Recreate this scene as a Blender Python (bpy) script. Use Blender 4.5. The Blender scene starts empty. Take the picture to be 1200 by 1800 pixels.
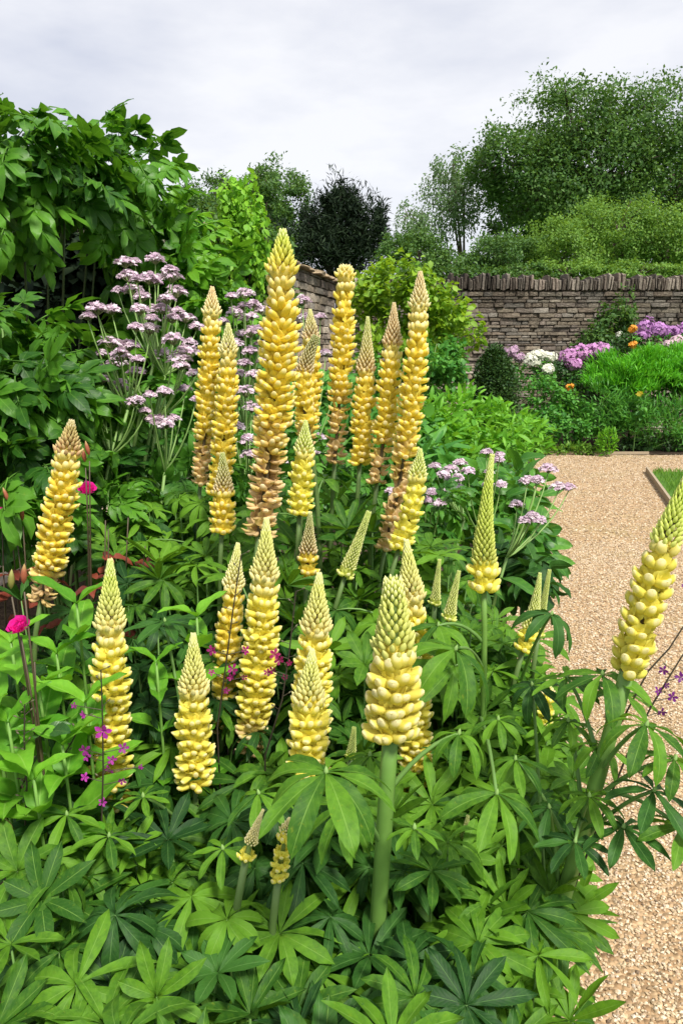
import bpy, math, random
import numpy as np
from mathutils import Vector, Matrix

random.seed(7)
rng = np.random.default_rng(11)
SC = bpy.context.scene
COL = SC.collection
R = math.radians

# ------------------------------------------------------------------ camera
CAM_H, PITCH, FPX = 1.35, R(12.2), 1300.0
cam = bpy.data.cameras.new('camera')
cam.lens, cam.sensor_width, cam.sensor_fit = FPX / 1800 * 36, 36, 'AUTO'
cam.clip_start, cam.clip_end = 0.02, 800
camo = bpy.data.objects.new('camera', cam)
camo.location = (0, 0, CAM_H)
camo.rotation_euler = (math.pi / 2 - PITCH, 0, 0)
COL.objects.link(camo)
SC.camera = camo

# ------------------------------------------------------------------ sky
SUN_EL, SUN_AZ = R(54), R(152)      # azimuth clockwise from +Y: behind the camera, a little to the right
w = bpy.data.worlds.new('World')
SC.world = w
w.use_nodes = True
nt = w.node_tree
nt.nodes.clear()
out = nt.nodes.new('ShaderNodeOutputWorld')
sky = nt.nodes.new('ShaderNodeTexSky')
sky.sky_type = 'NISHITA'
sky.sun_disc = False
sky.sun_elevation, sky.sun_rotation = SUN_EL, SUN_AZ
bg1 = nt.nodes.new('ShaderNodeBackground')
bg1.inputs[1].default_value = 0.09
nt.links.new(sky.outputs[0], bg1.inputs[0])
tc = nt.nodes.new('ShaderNodeTexCoord')
mp = nt.nodes.new('ShaderNodeMapping')
mp.inputs['Scale'].default_value = (1.4, 1.4, 4.0)
nt.links.new(tc.outputs['Generated'], mp.inputs[0])
nz = nt.nodes.new('ShaderNodeTexNoise')
nz.inputs['Scale'].default_value = 1.6
nz.inputs['Detail'].default_value = 6
nz.inputs['Roughness'].default_value = 0.55
nt.links.new(mp.outputs[0], nz.inputs[0])
cr = nt.nodes.new('ShaderNodeValToRGB')
cr.color_ramp.elements[0].position, cr.color_ramp.elements[0].color = 0.32, (0.60, 0.63, 0.74, 1)
cr.color_ramp.elements[1].position, cr.color_ramp.elements[1].color = 0.60, (0.93, 0.93, 0.96, 1)
nt.links.new(nz.outputs[0], cr.inputs[0])
bg2 = nt.nodes.new('ShaderNodeBackground')
bg2.inputs[1].default_value = 0.74
nt.links.new(cr.outputs[0], bg2.inputs[0])
mx = nt.nodes.new('ShaderNodeMixShader')
mx.inputs[0].default_value = 0.88
nt.links.new(bg1.outputs[0], mx.inputs[1])
nt.links.new(bg2.outputs[0], mx.inputs[2])
nt.links.new(mx.outputs[0], out.inputs[0])

# ------------------------------------------------------------------ sun
sun = bpy.data.lights.new('sun', 'SUN')
sun.energy, sun.angle, sun.color = 3.7, R(10), (1.0, 0.95, 0.86)
suno = bpy.data.objects.new('sun', sun)
sd = Vector((math.sin(SUN_AZ) * math.cos(SUN_EL), math.cos(SUN_AZ) * math.cos(SUN_EL), math.sin(SUN_EL)))
suno.rotation_euler = sd.to_track_quat('Z', 'Y').to_euler()
suno.location = sd * 30
COL.objects.link(suno)

SC.view_settings.view_transform = 'Standard'
SC.view_settings.look = 'None'
SC.view_settings.gamma = 1
SC.view_settings.exposure = 0.6
SC.render.engine = 'CYCLES'
SC.cycles.use_denoising = True
SC.cycles.max_bounces = 6
SC.cycles.transparent_max_bounces = 4
SC.cycles.caustics_reflective = SC.cycles.caustics_refractive = False

# ------------------------------------------------------------------ helpers
CP, SP = math.cos(PITCH), math.sin(PITCH)


def at(px, py, Y):
    """world point on the upright plane Y metres ahead that the photograph shows at (px, py)"""
    x, y = (px - 600) / FPX, -(py - 900) / FPX
    d = np.array([x, y * SP + CP, y * CP - SP])
    return np.array([0, 0, CAM_H]) + d * (Y / d[1])


def ground_at(px, py):
    x, y = (px - 600) / FPX, -(py - 900) / FPX
    d = np.array([x, y * SP + CP, y * CP - SP])
    return np.array([0, 0, CAM_H]) + d * (-CAM_H / d[2])


def unit(v):
    v = np.asarray(v, float)
    return v / (np.linalg.norm(v, axis=-1, keepdims=True) + 1e-9)


def frames(pos, fwd, nrm, scale):
    """(k,4,4): local +Y along fwd, +Z near nrm"""
    pos, fwd, nrm = np.atleast_2d(pos), unit(np.atleast_2d(fwd)), np.atleast_2d(nrm)
    side = unit(np.cross(fwd, nrm))
    up = np.cross(side, fwd)
    k = len(pos)
    s = np.broadcast_to(np.asarray(scale, float), (k,)) if np.ndim(scale) < 2 else scale
    s = s[:, None] if s.ndim == 1 else s
    M = np.zeros((k, 4, 4))
    M[:, :3, 0] = side * (s if s.shape[1] == 1 else s[:, 0:1])
    M[:, :3, 1] = fwd * (s if s.shape[1] == 1 else s[:, 1:2])
    M[:, :3, 2] = up * (s if s.shape[1] == 1 else s[:, 2:3])
    M[:, :3, 3] = pos
    M[:, 3, 3] = 1
    return M


class Geo:
    """triangles with a point attribute uvp = (along, across, random) and a tint colour"""
    def __init__(self):
        self.V, self.F, self.A, self.T, self.n = [], [], [], [], 0

    def add(self, V, F, A=None, tint=(1, 1, 1)):
        V = np.asarray(V, float)
        F = np.asarray(F, int)
        if A is None:
            A = np.zeros((len(V), 3))
        t = np.asarray(tint, float)
        if t.ndim == 1:
            t = np.tile(t, (len(V), 1))
        self.V.append(V); self.F.append(F + self.n); self.A.append(np.asarray(A, float)); self.T.append(t)
        self.n += len(V)
        return self

    def arr(self):
        return np.vstack(self.V), np.vstack(self.F), np.vstack(self.A), np.vstack(self.T)

    def inst(self, tpl, M, tint=None, rnd=None):
        V, F, A, T = tpl
        M = np.asarray(M)
        k, n = len(M), len(V)
        if k == 0:
            return self
        P = np.einsum('kij,nj->kni', M[:, :3, :3], V) + M[:, None, :3, 3]
        AA = np.tile(A, (k, 1, 1))
        AA[:, :, 2] = (rng.random(k) if rnd is None else rnd)[:, None]
        FF = F[None] + (np.arange(k) * n)[:, None, None]
        TT = np.tile(T, (k, 1, 1)) if tint is None else np.repeat(np.asarray(tint)[:, None, :], n, 1)
        return self.add(P.reshape(-1, 3), FF.reshape(-1, 3), AA.reshape(-1, 3), TT.reshape(-1, 3))

    def tube(self, pts, rad, seg=6, tint=(1, 1, 1)):
        pts = np.asarray(pts, float)
        m = len(pts)
        rad = np.broadcast_to(np.asarray(rad, float), (m,))
        tan = np.gradient(pts, axis=0)
        tan = unit(tan)
        ref = np.array([0.31, 0.2, 0.93]) if abs(tan[0] @ np.array([0.31, 0.2, 0.93])) < .9 else np.array([1., 0, 0])
        V = []
        for i in range(m):
            a = unit(np.cross(tan[i], ref)); b = np.cross(tan[i], a)
            for s in range(seg):
                q = 2 * math.pi * s / seg
                V.append(pts[i] + rad[i] * (math.cos(q) * a + math.sin(q) * b))
        F = []
        for i in range(m - 1):
            for s in range(seg):
                p, q = i * seg + s, i * seg + (s + 1) % seg
                F += [(p, q, q + seg), (p, q + seg, p + seg)]
        V.append(pts[-1]); e = len(V) - 1
        for s in range(seg):
            F.append(((m - 1) * seg + s, (m - 1) * seg + (s + 1) % seg, e))
        A = np.zeros((len(V), 3))
        A[:-1, 0] = np.repeat(np.linspace(0, 1, m), seg); A[-1, 0] = 1
        return self.add(V, F, A, tint)

    def mesh(self, name, mat, base=None, smooth=True):
        V, F, A, T = self.arr()
        if base is not None:
            V = V - np.asarray(base)
        return mesh_from(name, V, F, A, T, mat, smooth)


def mesh_from(name, V, F, A, T, mat, smooth=True):
    me = bpy.data.meshes.new(name)
    n, m = len(V), len(F)
    me.vertices.add(n)
    me.vertices.foreach_set('co', V.astype(np.float32).ravel())
    me.loops.add(m * 3)
    me.loops.foreach_set('vertex_index', F.astype(np.int32).ravel())
    me.polygons.add(m)
    me.polygons.foreach_set('loop_start', np.arange(0, m * 3, 3, dtype=np.int32))
    me.polygons.foreach_set('use_smooth', np.full(m, smooth))
    a = me.attributes.new('uvp', 'FLOAT_VECTOR', 'POINT')
    a.data.foreach_set('vector', A.astype(np.float32).ravel())
    c = me.attributes.new('tint', 'FLOAT_COLOR', 'POINT')
    c.data.foreach_set('color', np.hstack([T, np.ones((n, 1))]).astype(np.float32).ravel())
    me.materials.append(mat)
    me.update(calc_edges=True)
    return me


def thing(name, label, cat, base=(0, 0, 0), group=None):
    o = bpy.data.objects.new(name, None)
    o.empty_display_size = .05
    o.location = base
    COL.objects.link(o)
    return tag(o, label, cat, group)


def tag(o, label, cat, group=None):
    o['label'] = label
    o['category'] = cat
    if group:
        o['group'] = group
    return o


def part(name, me, parent, M=None, color=None, stuff=False):
    """M is in the parent's own frame"""
    o = bpy.data.objects.new(name, me)
    if parent is not None:
        o.parent = parent
    if M is not None:
        o.matrix_basis = Matrix(np.asarray(M).tolist())
    if color is not None:
        o.color = (*color[:3], 1)
    if stuff:
        o['kind'] = 'stuff'
    COL.objects.link(o)
    return o


def rel(M, base):
    M = np.array(M)
    M[..., :3, 3] -= np.asarray(base)
    return M


def struct(name, me, kind='structure'):
    o = bpy.data.objects.new(name, me)
    o['kind'] = kind
    COL.objects.link(o)
    return o


def bez(a, b, c, n=8):
    t = np.linspace(0, 1, n)[:, None]
    return (1 - t) ** 2 * np.asarray(a) + 2 * t * (1 - t) * np.asarray(b) + t * t * np.asarray(c)


# ------------------------------------------------------------------ materials
def N(nt, t, **kw):
    n = nt.nodes.new(t)
    for k, v in kw.items():
        setattr(n, k, v)
    return n


def mathn(nt, op, a, b=None):
    n = N(nt, 'ShaderNodeMath', operation=op)
    for i, v in enumerate((a, b)):
        if v is None:
            continue
        if isinstance(v, (int, float)):
            n.inputs[i].default_value = v
        else:
            nt.links.new(v, n.inputs[i])
    return n.outputs[0]


def mixc(nt, f, a, b, blend='MIX'):
    n = N(nt, 'ShaderNodeMix', data_type='RGBA', blend_type=blend)
    for i, v in ((0, f), (6, a), (7, b)):
        if isinstance(v, (int, float)):
            n.inputs[i].default_value = v
        elif isinstance(v, tuple):
            n.inputs[i].default_value = (*v[:3], 1)
        else:
            nt.links.new(v, n.inputs[i])
    return n.outputs[2]


def sstep(nt, v, lo, hi):
    n = N(nt, 'ShaderNodeMapRange', interpolation_type='SMOOTHSTEP')
    nt.links.new(v, n.inputs[0])
    n.inputs[1].default_value, n.inputs[2].default_value = lo, hi
    return n.outputs[0]


def newmat(name):
    m = bpy.data.materials.new(name)
    m.use_nodes = True
    m.node_tree.nodes.clear()
    return m, m.node_tree


def finish(nt, col, rough, trans=0.0, bump=None, bstr=.3, bdist=.002, spec=.5, tcol=None):
    p = N(nt, 'ShaderNodeBsdfPrincipled')
    nt.links.new(col, p.inputs['Base Color'])
    if isinstance(rough, (int, float)):
        p.inputs['Roughness'].default_value = rough
    else:
        nt.links.new(rough, p.inputs['Roughness'])
    p.inputs['Specular IOR Level'].default_value = spec
    if bump is not None:
        b = N(nt, 'ShaderNodeBump')
        b.inputs['Strength'].default_value, b.inputs['Distance'].default_value = bstr, bdist
        nt.links.new(bump, b.inputs['Height'])
        nt.links.new(b.outputs[0], p.inputs['Normal'])
    o = N(nt, 'ShaderNodeOutputMaterial')
    if trans > 0:
        t = N(nt, 'ShaderNodeBsdfTranslucent')
        nt.links.new(tcol if tcol is not None else col, t.inputs[0])
        s = N(nt, 'ShaderNodeMixShader')
        s.inputs[0].default_value = trans
        nt.links.new(p.outputs[0], s.inputs[1]); nt.links.new(t.outputs[0], s.inputs[2])
        nt.links.new(s.outputs[0], o.inputs[0])
    else:
        nt.links.new(p.outputs[0], o.inputs[0])


def uvp(nt):
    a = N(nt, 'ShaderNodeAttribute', attribute_name='uvp')
    s = N(nt, 'ShaderNodeSeparateXYZ')
    nt.links.new(a.outputs['Vector'], s.inputs[0])
    return s.outputs


def noise(nt, scale, detail=3, rough=.55, coord='Object'):
    t = N(nt, 'ShaderNodeTexCoord')
    n = N(nt, 'ShaderNodeTexNoise')
    n.inputs['Scale'].default_value, n.inputs['Detail'].default_value, n.inputs['Roughness'].default_value = scale, detail, rough
    nt.links.new(t.outputs[coord], n.inputs[0])
    return n.outputs[0]


def leaf_mat(name, dark, light, rib=None, rough=.42, trans=.28, mott=8.0, ribw=.065, spec=.32):
    m, nt = newmat(name)
    al, ac, rn = uvp(nt)[0:3]
    oi = N(nt, 'ShaderNodeObjectInfo')
    r = mathn(nt, 'FRACT', mathn(nt, 'ADD', rn, oi.outputs['Random']))
    nz = noise(nt, mott)
    f = mathn(nt, 'ADD', mathn(nt, 'MULTIPLY', r, .75), mathn(nt, 'MULTIPLY', mathn(nt, 'SUBTRACT', nz, .35), .9))
    f = sstep(nt, f, 0.05, .95)
    c = mixc(nt, f, dark, light)
    if rib:   # a little yellowing and scorch on the blades
        sp = noise(nt, mott * 2.3, 5, .65)
        c = mixc(nt, mathn(nt, 'MULTIPLY', sstep(nt, sp, .60, .72), .45), c, (light[0] * 1.9, light[1] * 1.0, light[2]))
        sp2 = noise(nt, mott * 9, 2, .5)
        c = mixc(nt, mathn(nt, 'MULTIPLY', sstep(nt, sp2, .70, .76), .6), c, (.14, .10, .03))
    bump = None
    if rib:
        aa = mathn(nt, 'ABSOLUTE', ac)
        ribf = mathn(nt, 'SUBTRACT', 1.0, sstep(nt, aa, ribw * .4, ribw))
        # side veins slant from the midrib to the edge
        v = mathn(nt, 'SINE', mathn(nt, 'MULTIPLY', mathn(nt, 'SUBTRACT', mathn(nt, 'MULTIPLY', al, 1.0), mathn(nt, 'MULTIPLY', aa, .22)), 58))
        vf = mathn(nt, 'MULTIPLY', sstep(nt, v, .72, 1.0), .07)
        c = mixc(nt, vf, c, rib)
        c = mixc(nt, mathn(nt, 'MULTIPLY', ribf, .5), c, rib)
        bump = mathn(nt, 'SUBTRACT', mathn(nt, 'MULTIPLY', v, -.12), mathn(nt, 'MULTIPLY', ribf, .8))
    tc = mixc(nt, .5, c, (min(1, light[0] * 2.0), min(1, light[1] * 1.7), light[2] * .8))
    finish(nt, c, rough, trans, bump, .25, .0015, spec, tc)
    return m


def tint_mat(name, source='obj', rough=.5, tip=None, tiplo=.55, tiphi=.95, tipamt=.8, trans=0.0, nscale=30, namt=.2, bump=0.0, bdist=.003, spec=.4, mottle=None, stain=None):
    m, nt = newmat(name)
    al, ac, rn = uvp(nt)[0:3]
    if source == 'obj':
        c = N(nt, 'ShaderNodeObjectInfo').outputs['Color']
    else:
        c = N(nt, 'ShaderNodeAttribute', attribute_name='tint').outputs['Color']
    nz = noise(nt, nscale, 4)
    g = mathn(nt, 'ADD', mathn(nt, 'MULTIPLY', mathn(nt, 'SUBTRACT', nz, .5), namt * 2), 1.0)
    cc = N(nt, 'ShaderNodeCombineColor')
    for i in range(3):
        nt.links.new(g, cc.inputs[i])
    c = mixc(nt, 1.0, c, cc.outputs[0], 'MULTIPLY')
    if mottle:
        n2 = noise(nt, mottle[0], 5, .6)
        c = mixc(nt, mathn(nt, 'MULTIPLY', sstep(nt, n2, .52, .66), mottle[2]), c, mottle[1])
    if stain:
        ge = N(nt, 'ShaderNodeNewGeometry')
        for sc_, amt in stain:
            n3 = N(nt, 'ShaderNodeTexNoise')
            n3.inputs['Scale'].default_value, n3.inputs['Detail'].default_value = sc_, 6
            nt.links.new(ge.outputs['Position'], n3.inputs[0])
            k3 = mathn(nt, 'ADD', mathn(nt, 'MULTIPLY', mathn(nt, 'SUBTRACT', n3.outputs[0], .5), amt), 1.0)
            c3 = N(nt, 'ShaderNodeCombineColor')
            for i in range(3):
                nt.links.new(k3, c3.inputs[i])
            c = mixc(nt, 1.0, c, c3.outputs[0], 'MULTIPLY')
    if tip:
        c = mixc(nt, mathn(nt, 'MULTIPLY', sstep(nt, al, tiplo, tiphi), tipamt), c, tip)
    finish(nt, c, rough, trans, nz if bump else None, bump, bdist, spec)
    return m


M_ = {}
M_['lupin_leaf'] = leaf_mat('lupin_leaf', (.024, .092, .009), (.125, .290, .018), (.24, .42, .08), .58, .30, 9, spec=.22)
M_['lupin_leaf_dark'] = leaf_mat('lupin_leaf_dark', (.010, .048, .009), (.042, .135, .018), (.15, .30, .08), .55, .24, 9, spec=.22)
M_['bright_leaf'] = leaf_mat('bright_leaf', (.075, .260, .016), (.185, .450, .030), (.30, .55, .10), .5, .35, 9)
M_['lovage_leaf'] = leaf_mat('lovage_leaf', (.020, .085, .009), (.105, .290, .020), (.18, .38, .06), .45, .32, 5)
M_['lovage_light'] = leaf_mat('lovage_light', (.045, .170, .012), (.150, .370, .024), (.22, .44, .07), .40, .35, 5)
M_['valerian_leaf'] = leaf_mat('valerian_leaf', (.030, .130, .016), (.115, .310, .032), (.2, .4, .1), .42, .3, 8)
M_['rose_leaf'] = leaf_mat('rose_leaf', (.025, .085, .025), (.075, .170, .040), (.13, .22, .07), .35, .2, 12)
M_['rose_red_leaf'] = leaf_mat('rose_red_leaf', (.120, .025, .020), (.260, .060, .035), (.3, .1, .06), .38, .3, 12)
M_['golden_leaf'] = leaf_mat('golden_leaf', (.110, .260, .015), (.270, .440, .030), None, .5, .35, 2)
M_['lime_leaf'] = leaf_mat('lime_leaf', (.120, .320, .020), (.260, .520, .040), None, .5, .35, 2)
M_['hedge_bright'] = leaf_mat('hedge_bright', (.060, .300, .012), (.150, .480, .025), None, .5, .3, 2)
M_['mid_leaf'] = leaf_mat('mid_leaf', (.045, .190, .028), (.120, .340, .045), None, .5, .3, 3)
M_['box_leaf'] = leaf_mat('box_leaf', (.020, .060, .018), (.060, .130, .028), None, .4, .15, 4)
M_['tree_dark'] = leaf_mat('tree_dark', (.022, .060, .018), (.070, .140, .030), None, .55, .25, .8)
M_['tree_mid'] = leaf_mat('tree_mid', (.040, .110, .024), (.110, .220, .040), None, .55, .3, .8)
M_['tree_light'] = leaf_mat('tree_light', (.080, .190, .030), (.190, .340, .050), None, .55, .35, .8)
M_['willow_leaf'] = leaf_mat('willow_leaf', (.070, .150, .060), (.160, .260, .100), None, .55, .35, .8)
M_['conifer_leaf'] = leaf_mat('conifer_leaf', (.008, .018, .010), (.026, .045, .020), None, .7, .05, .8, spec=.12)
M_['grass_leaf'] = leaf_mat('grass_leaf', (.070, .200, .020), (.180, .340, .045), None, .5, .3, 4)
M_['petal'] = tint_mat('petal', 'obj', .65, (.96, .88, .60), .84, 1.02, .75, .40, 4, .06, spec=.12)
M_['petal_mass'] = tint_mat('petal_mass', 'attr', .65, (.96, .88, .60), .84, 1.02, .75, .40, 40, .06, spec=.12)
M_['bud_petal'] = tint_mat('bud_petal', 'obj', .5, (.78, .78, .30), .60, 1.0, .35, .25, 60, .10)
M_['bud_petal_mass'] = tint_mat('bud_petal_mass', 'attr', .5, (.94, .88, .60), .35, .9, .5, .25, 60, .10, spec=.25)
M_['flower_mass'] = tint_mat('flower_mass', 'attr', .6, None, trans=.3, nscale=30, namt=.15)
M_['flower_obj'] = tint_mat('flower_obj', 'obj', .5, None, trans=.3, nscale=30, namt=.15)
M_['stem'] = tint_mat('stem', 'attr', .5, None, nscale=25, namt=.25)
M_['bark'] = tint_mat('bark', 'attr', .9, None, nscale=6, namt=.6, bump=.6, bdist=.02)
M_['stone_obj'] = tint_mat('stone_obj', 'obj', .92, None, nscale=9, namt=.55, bump=.7, bdist=.02, spec=.2, mottle=(5, (.40, .36, .28), .30), stain=((1.3, 2.2), (28, 1.6)))
M_['stone_mass'] = tint_mat('stone_mass', 'attr', .92, None, nscale=9, namt=.55, bump=.7, bdist=.02, spec=.2, mottle=(5, (.40, .36, .28), .30), stain=((1.3, 2.2), (28, 1.6)))
M_['mortar'] = tint_mat('mortar', 'attr', .95, None, nscale=14, namt=.6, bump=.6, bdist=.01, spec=.1)
M_['gravel'] = tint_mat('gravel', 'attr', .8, None, nscale=60, namt=.2, spec=.3)
M_['timber'] = tint_mat('timber', 'obj', .85, None, nscale=20, namt=.4, bump=.4, bdist=.004, spec=.2)


def ground_mat(name, c1, c2, scale, c3=None, bstr=.6, bdist=.01, patch=None):
    m, nt = newmat(name)
    t = N(nt, 'ShaderNodeTexCoord')
    vo = N(nt, 'ShaderNodeTexVoronoi')
    vo.inputs['Scale'].default_value = scale
    nt.links.new(t.outputs['Object'], vo.inputs[0])
    nz = noise(nt, scale * .12, 5)
    sep = N(nt, 'ShaderNodeSeparateColor')
    nt.links.new(vo.outputs['Color'], sep.inputs[0])
    c = mixc(nt, sep.outputs[0], c1, c2)
    c = mixc(nt, mathn(nt, 'MULTIPLY', sstep(nt, nz, .4, .7), .5), c, c3 or c1)
    if patch:
        n3 = noise(nt, patch[0], 4, .6)
        c = mixc(nt, mathn(nt, 'MULTIPLY', sstep(nt, n3, .50, .68), patch[2]), c, patch[1])
    h = mathn(nt, 'SUBTRACT', 1.0, vo.outputs['Distance'])
    finish(nt, c, .9, 0, h, bstr, bdist, .2)
    return m


M_['soil'] = ground_mat('soil', (.030, .020, .013), (.075, .052, .034), 60, (.02, .014, .01))
M_['path_gravel'] = ground_mat('path_gravel', (.30, .185, .095), (.62, .44, .26), 75, (.42, .28, .15), .9, .012, (1.3, (.30, .26, .10), .35))
M_['turf'] = ground_mat('turf', (.05, .13, .02), (.10, .20, .03), 40, (.07, .16, .02))


# ------------------------------------------------------------------ leaf and flower shapes
def blade(L=1.0, W=.25, droop=.2, fold=.25, seg=5, peak=.55, wave=0.0, cols=3, ph=0.0, tipw=.0):
    """a leaf blade along +Y, normal +Z"""
    V, A = [], []
    acs = np.linspace(-1, 1, cols)
    for i in range(seg + 1):
        t = i / seg
        k = peak / (1 - peak)
        wd = W * (t ** k * (1 - t)) ** .75 / ((peak ** k * (1 - peak)) ** .75)
        wd = max(wd, .004 if 0 < i < seg else .0015)
        ang = max(droop, .02) * t * 1.6 + 1e-5
        y = L * (math.sin(ang) / ang) * t
        z = -L * t * (1 - math.cos(ang)) / ang
        for a in acs:
            zz = z + fold * abs(a) * wd + wave * W * math.sin(t * 11 + ph + 2 * a) * abs(a)
            V.append((a * wd, y, zz)); A.append((t, a, 0))
    F = []
    for i in range(seg):
        for j in range(cols - 1):
            p = i * cols + j
            F += [(p, p + 1, p + cols + 1), (p, p + cols + 1, p + cols)]
    return np.array(V), np.array(F), np.array(A), np.ones((len(V), 3))


def rotz(a):
    c, s = math.cos(a), math.sin(a)
    return np.array([[c, -s, 0], [s, c, 0], [0, 0, 1.]])


def rotx(a):
    c, s = math.cos(a), math.sin(a)
    return np.array([[1., 0, 0], [0, c, -s], [0, s, c]])


def roty(a):
    c, s = math.cos(a), math.sin(a)
    return np.array([[c, 0, s], [0, 1., 0], [-s, 0, c]])


def xf(tpl, Rm, off=(0, 0, 0), s=1.0):
    V, F, A, T = tpl
    return (V * s) @ Rm.T + np.asarray(off), F, A, T


def palmate(n=9, droop=.3, tilt=.15, W=.11, seg=5, gap=.5, seed=0, fold=.35):
    """a fingered leaf of unit radius, normal +Z, stalk side at -Y"""
    rr = random.Random(seed)
    g = Geo()
    for k in range(n):
        a = (k / (n - 1) - .5) * (2 * math.pi - gap) + rr.uniform(-.04, .04)
        L = 1.0 - .32 * abs(k / (n - 1) - .5) * 2 + rr.uniform(-.08, .08)
        b = blade(L, W * rr.uniform(.88, 1.1), droop + rr.uniform(-.15, .2), fold, seg, .60, .1, 3, k)
        g.add(*xf(b, rotz(-a) @ rotx(tilt + rr.uniform(-.15, .12)) @ roty(rr.uniform(-.5, .5))))
    return g.arr()


PALM = [palmate(8, .5, .05, .10, 5, .8, 11, .6), palmate(9, .05, .6, .095, 5, .5, 12, .5), palmate(7, .75, .3, .12, 5, 1.2, 13, .2), palmate(10, .4, -.15, .10, 5, .4, 14, .45),
        palmate(9, .35, .20, .112, 5, .7, 1), palmate(9, .15, .38, .100, 5, .5, 2), palmate(10, .65, .08, .105, 5, .5, 3),
        palmate(8, .30, .55, .115, 5, .9, 4), palmate(9, .9, .15, .110, 5, .6, 5)]


def lobed(seed=0, droop=.35):
    """compound leaf with cut, pointed leaflets (lovage-like), length 1 along +Y"""
    rr = random.Random(seed)
    g = Geo()
    g.tube(bez((0, 0, 0), (0, .3, .05), (0, .55, .0), 5), [.012, .011, .01, .009, .008], 4)
    spots = [(.55, 0, .55), (.50, .85, .45), (.50, -.85, .45), (.24, 1.0, .42), (.24, -1.0, .42)]
    for (y, a, L) in spots:
        a += rr.uniform(-.15, .15)
        for da, s in ((0, 1.0), (.62, .62), (-.62, .62)):
            b = blade(L * s, .062 * s + .028, droop + rr.uniform(-.2, .3), .25, 4, .56, .15, 3, rr.random() * 6)
            g.add(*xf(b, rotz(-a) @ roty(rr.uniform(-.35, .35)) @ rotz(-da) @ rotx(rr.uniform(-.2, .2)), (0, y, 0.0)))
    return g.arr()


LOBED = [lobed(1, .35), lobed(2, .6), lobed(3, .15), lobed(4, .8)]
OVATE = [blade(1, .225, .3, .40, 8, .36, .14, 5, 0), blade(1, .20, .55, .45, 8, .36, .18, 5, 2), blade(1, .25, .15, .32, 8, .38, .12, 5, 4)]
LANCE = [blade(1, .13, .35, .3, 5, .5, .1, 3), blade(1, .11, .6, .3, 5, .5, .1, 3), blade(1, .15, .1, .3, 5, .45, .1, 3)]
SMALL = [blade(1, .27, .3, .3, 3, .5, 0, 3), blade(1, .33, .15, .25, 3, .5, 0, 3)]
TINY = [(np.array([(0, 0, 0), (-w_, .5, .06), (w_, .5, .06), (0, 1., -.12)]), np.array([(0, 2, 1), (1, 2, 3)]), np.array([(0, 0, 0), (.5, -1, 0), (.5, 1, 0), (1, 0, 0.)]), np.ones((4, 3))) for w_ in (.30, .24)]
NEEDLE = [blade(1, .10, .2, .2, 2, .5, 0, 2), blade(1, .07, .35, .2, 2, .45, 0, 2)]


def pouch(rings, seg=6):
    V, A, F = [], [], []
    for (y, z, rx, rz, al) in rings:
        for s in range(seg):
            q = 2 * math.pi * s / seg
            V.append((rx * math.sin(q), y, z + rz * math.cos(q))); A.append((al, 0, 0))
    for i in range(len(rings) - 1):
        for s in range(seg):
            p, q = i * seg + s, i * seg + (s + 1) % seg
            F += [(p, q, q + seg), (p, q + seg, p + seg)]
    return np.array(V), np.array(F), np.array(A), np.ones((len(V), 3))


def floret(seed=0, open_=1.0, fat=1.0):
    """a pea flower: plump wings with an upturned tip, and an erect banner; length 1 along +Y"""
    rr = random.Random(seed)
    g = Geo()
    j = lambda: rr.uniform(-.03, .03)
    f = fat
    wv, wf, wa, wt = pouch([(0, 0, .03, .03, 0), (.14, -.02, .15 * f, .14 * f, .1), (.38, -.04 + j(), .25 * f, .21 * f, .33), (.62, .0 + j(), .25 * f, .21 * f, .58),
                  (.82, .07 + j(), .22 * f, .20 * f, .80), (.95, .15 + j(), .16 * f, .15 * f, .95), (1.01, .20, .07 * f, .07 * f, 1.0), (1.02, .21, .005, .005, 1.0)], 10)
    for i in range(len(wv)):      # the two wings meet in a seam along the top; petals are never quite even
        q = 2 * math.pi * (i % 10) / 10
        k = 1 - .20 * max(0, math.cos(q)) ** 4 + rr.uniform(-.04, .04)
        yc = wv[i][1]
        zc = .2 * yc * yc - .03
        wv[i] = (wv[i][0] * k, yc + rr.uniform(-.015, .015), zc + (wv[i][2] - zc) * k)
    g.add(wv, wf, wa, wt)
    V, A, F = [], [], []
    for i, t in enumerate((0, .35, .7, 1.0)):
        for a in (-1, -.5, 0, .5, 1):
            wd = (.22, .46, .50, .26)[i] * open_
            V.append((a * wd + rr.uniform(-.03, .03), .30 + rr.uniform(-.05, .05) * t + .30 * t - .26 * abs(a) ** 1.5 * t + .10 * t * t, .08 + .62 * t - .10 * a * a)); A.append((.12 + .62 * t ** 3, 0, 0))
    for i in range(3):
        for c in range(4):
            p = i * 5 + c
            F += [(p, p + 1, p + 6), (p, p + 6, p + 5)]
    g.add(np.array(V), np.array(F), np.array(A))
    return g.arr()


FLORET = [floret(1, 1.0), floret(2, .85), floret(3, 1.1), floret(4, .9, 1.18), floret(5, .95, 1.12)]
BUD = pouch([(0, 0, .04, .04, 0), (.18, 0, .19, .18, .2), (.42, .0, .24, .22, .45), (.68, .02, .18, .17, .7), (.9, .04, .07, .07, .95), (1, .05, .005, .005, 1)], 6)
WITHER = pouch([(0, 0, .03, .03, 0), (.2, -.03, .13, .10, .1), (.5, -.06, .17, .12, .3), (.75, -.02, .15, .10, .55), (.92, .08, .05, .05, .75), (1, .12, .005, .005, .8)], 5)
FLORET_ME = [mesh_from('floret', *t, M_['petal']) for t in FLORET]
WITHER_ME = mesh_from('floret_withered', *WITHER, M_['petal'])
BUD_ME = mesh_from('bud', *BUD, M_['bud_petal'])
PALM_ME = {k: [mesh_from('palmate_leaf', *t, M_[k]) for t in PALM] for k in ('lupin_leaf', 'lupin_leaf_dark')}
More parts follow.
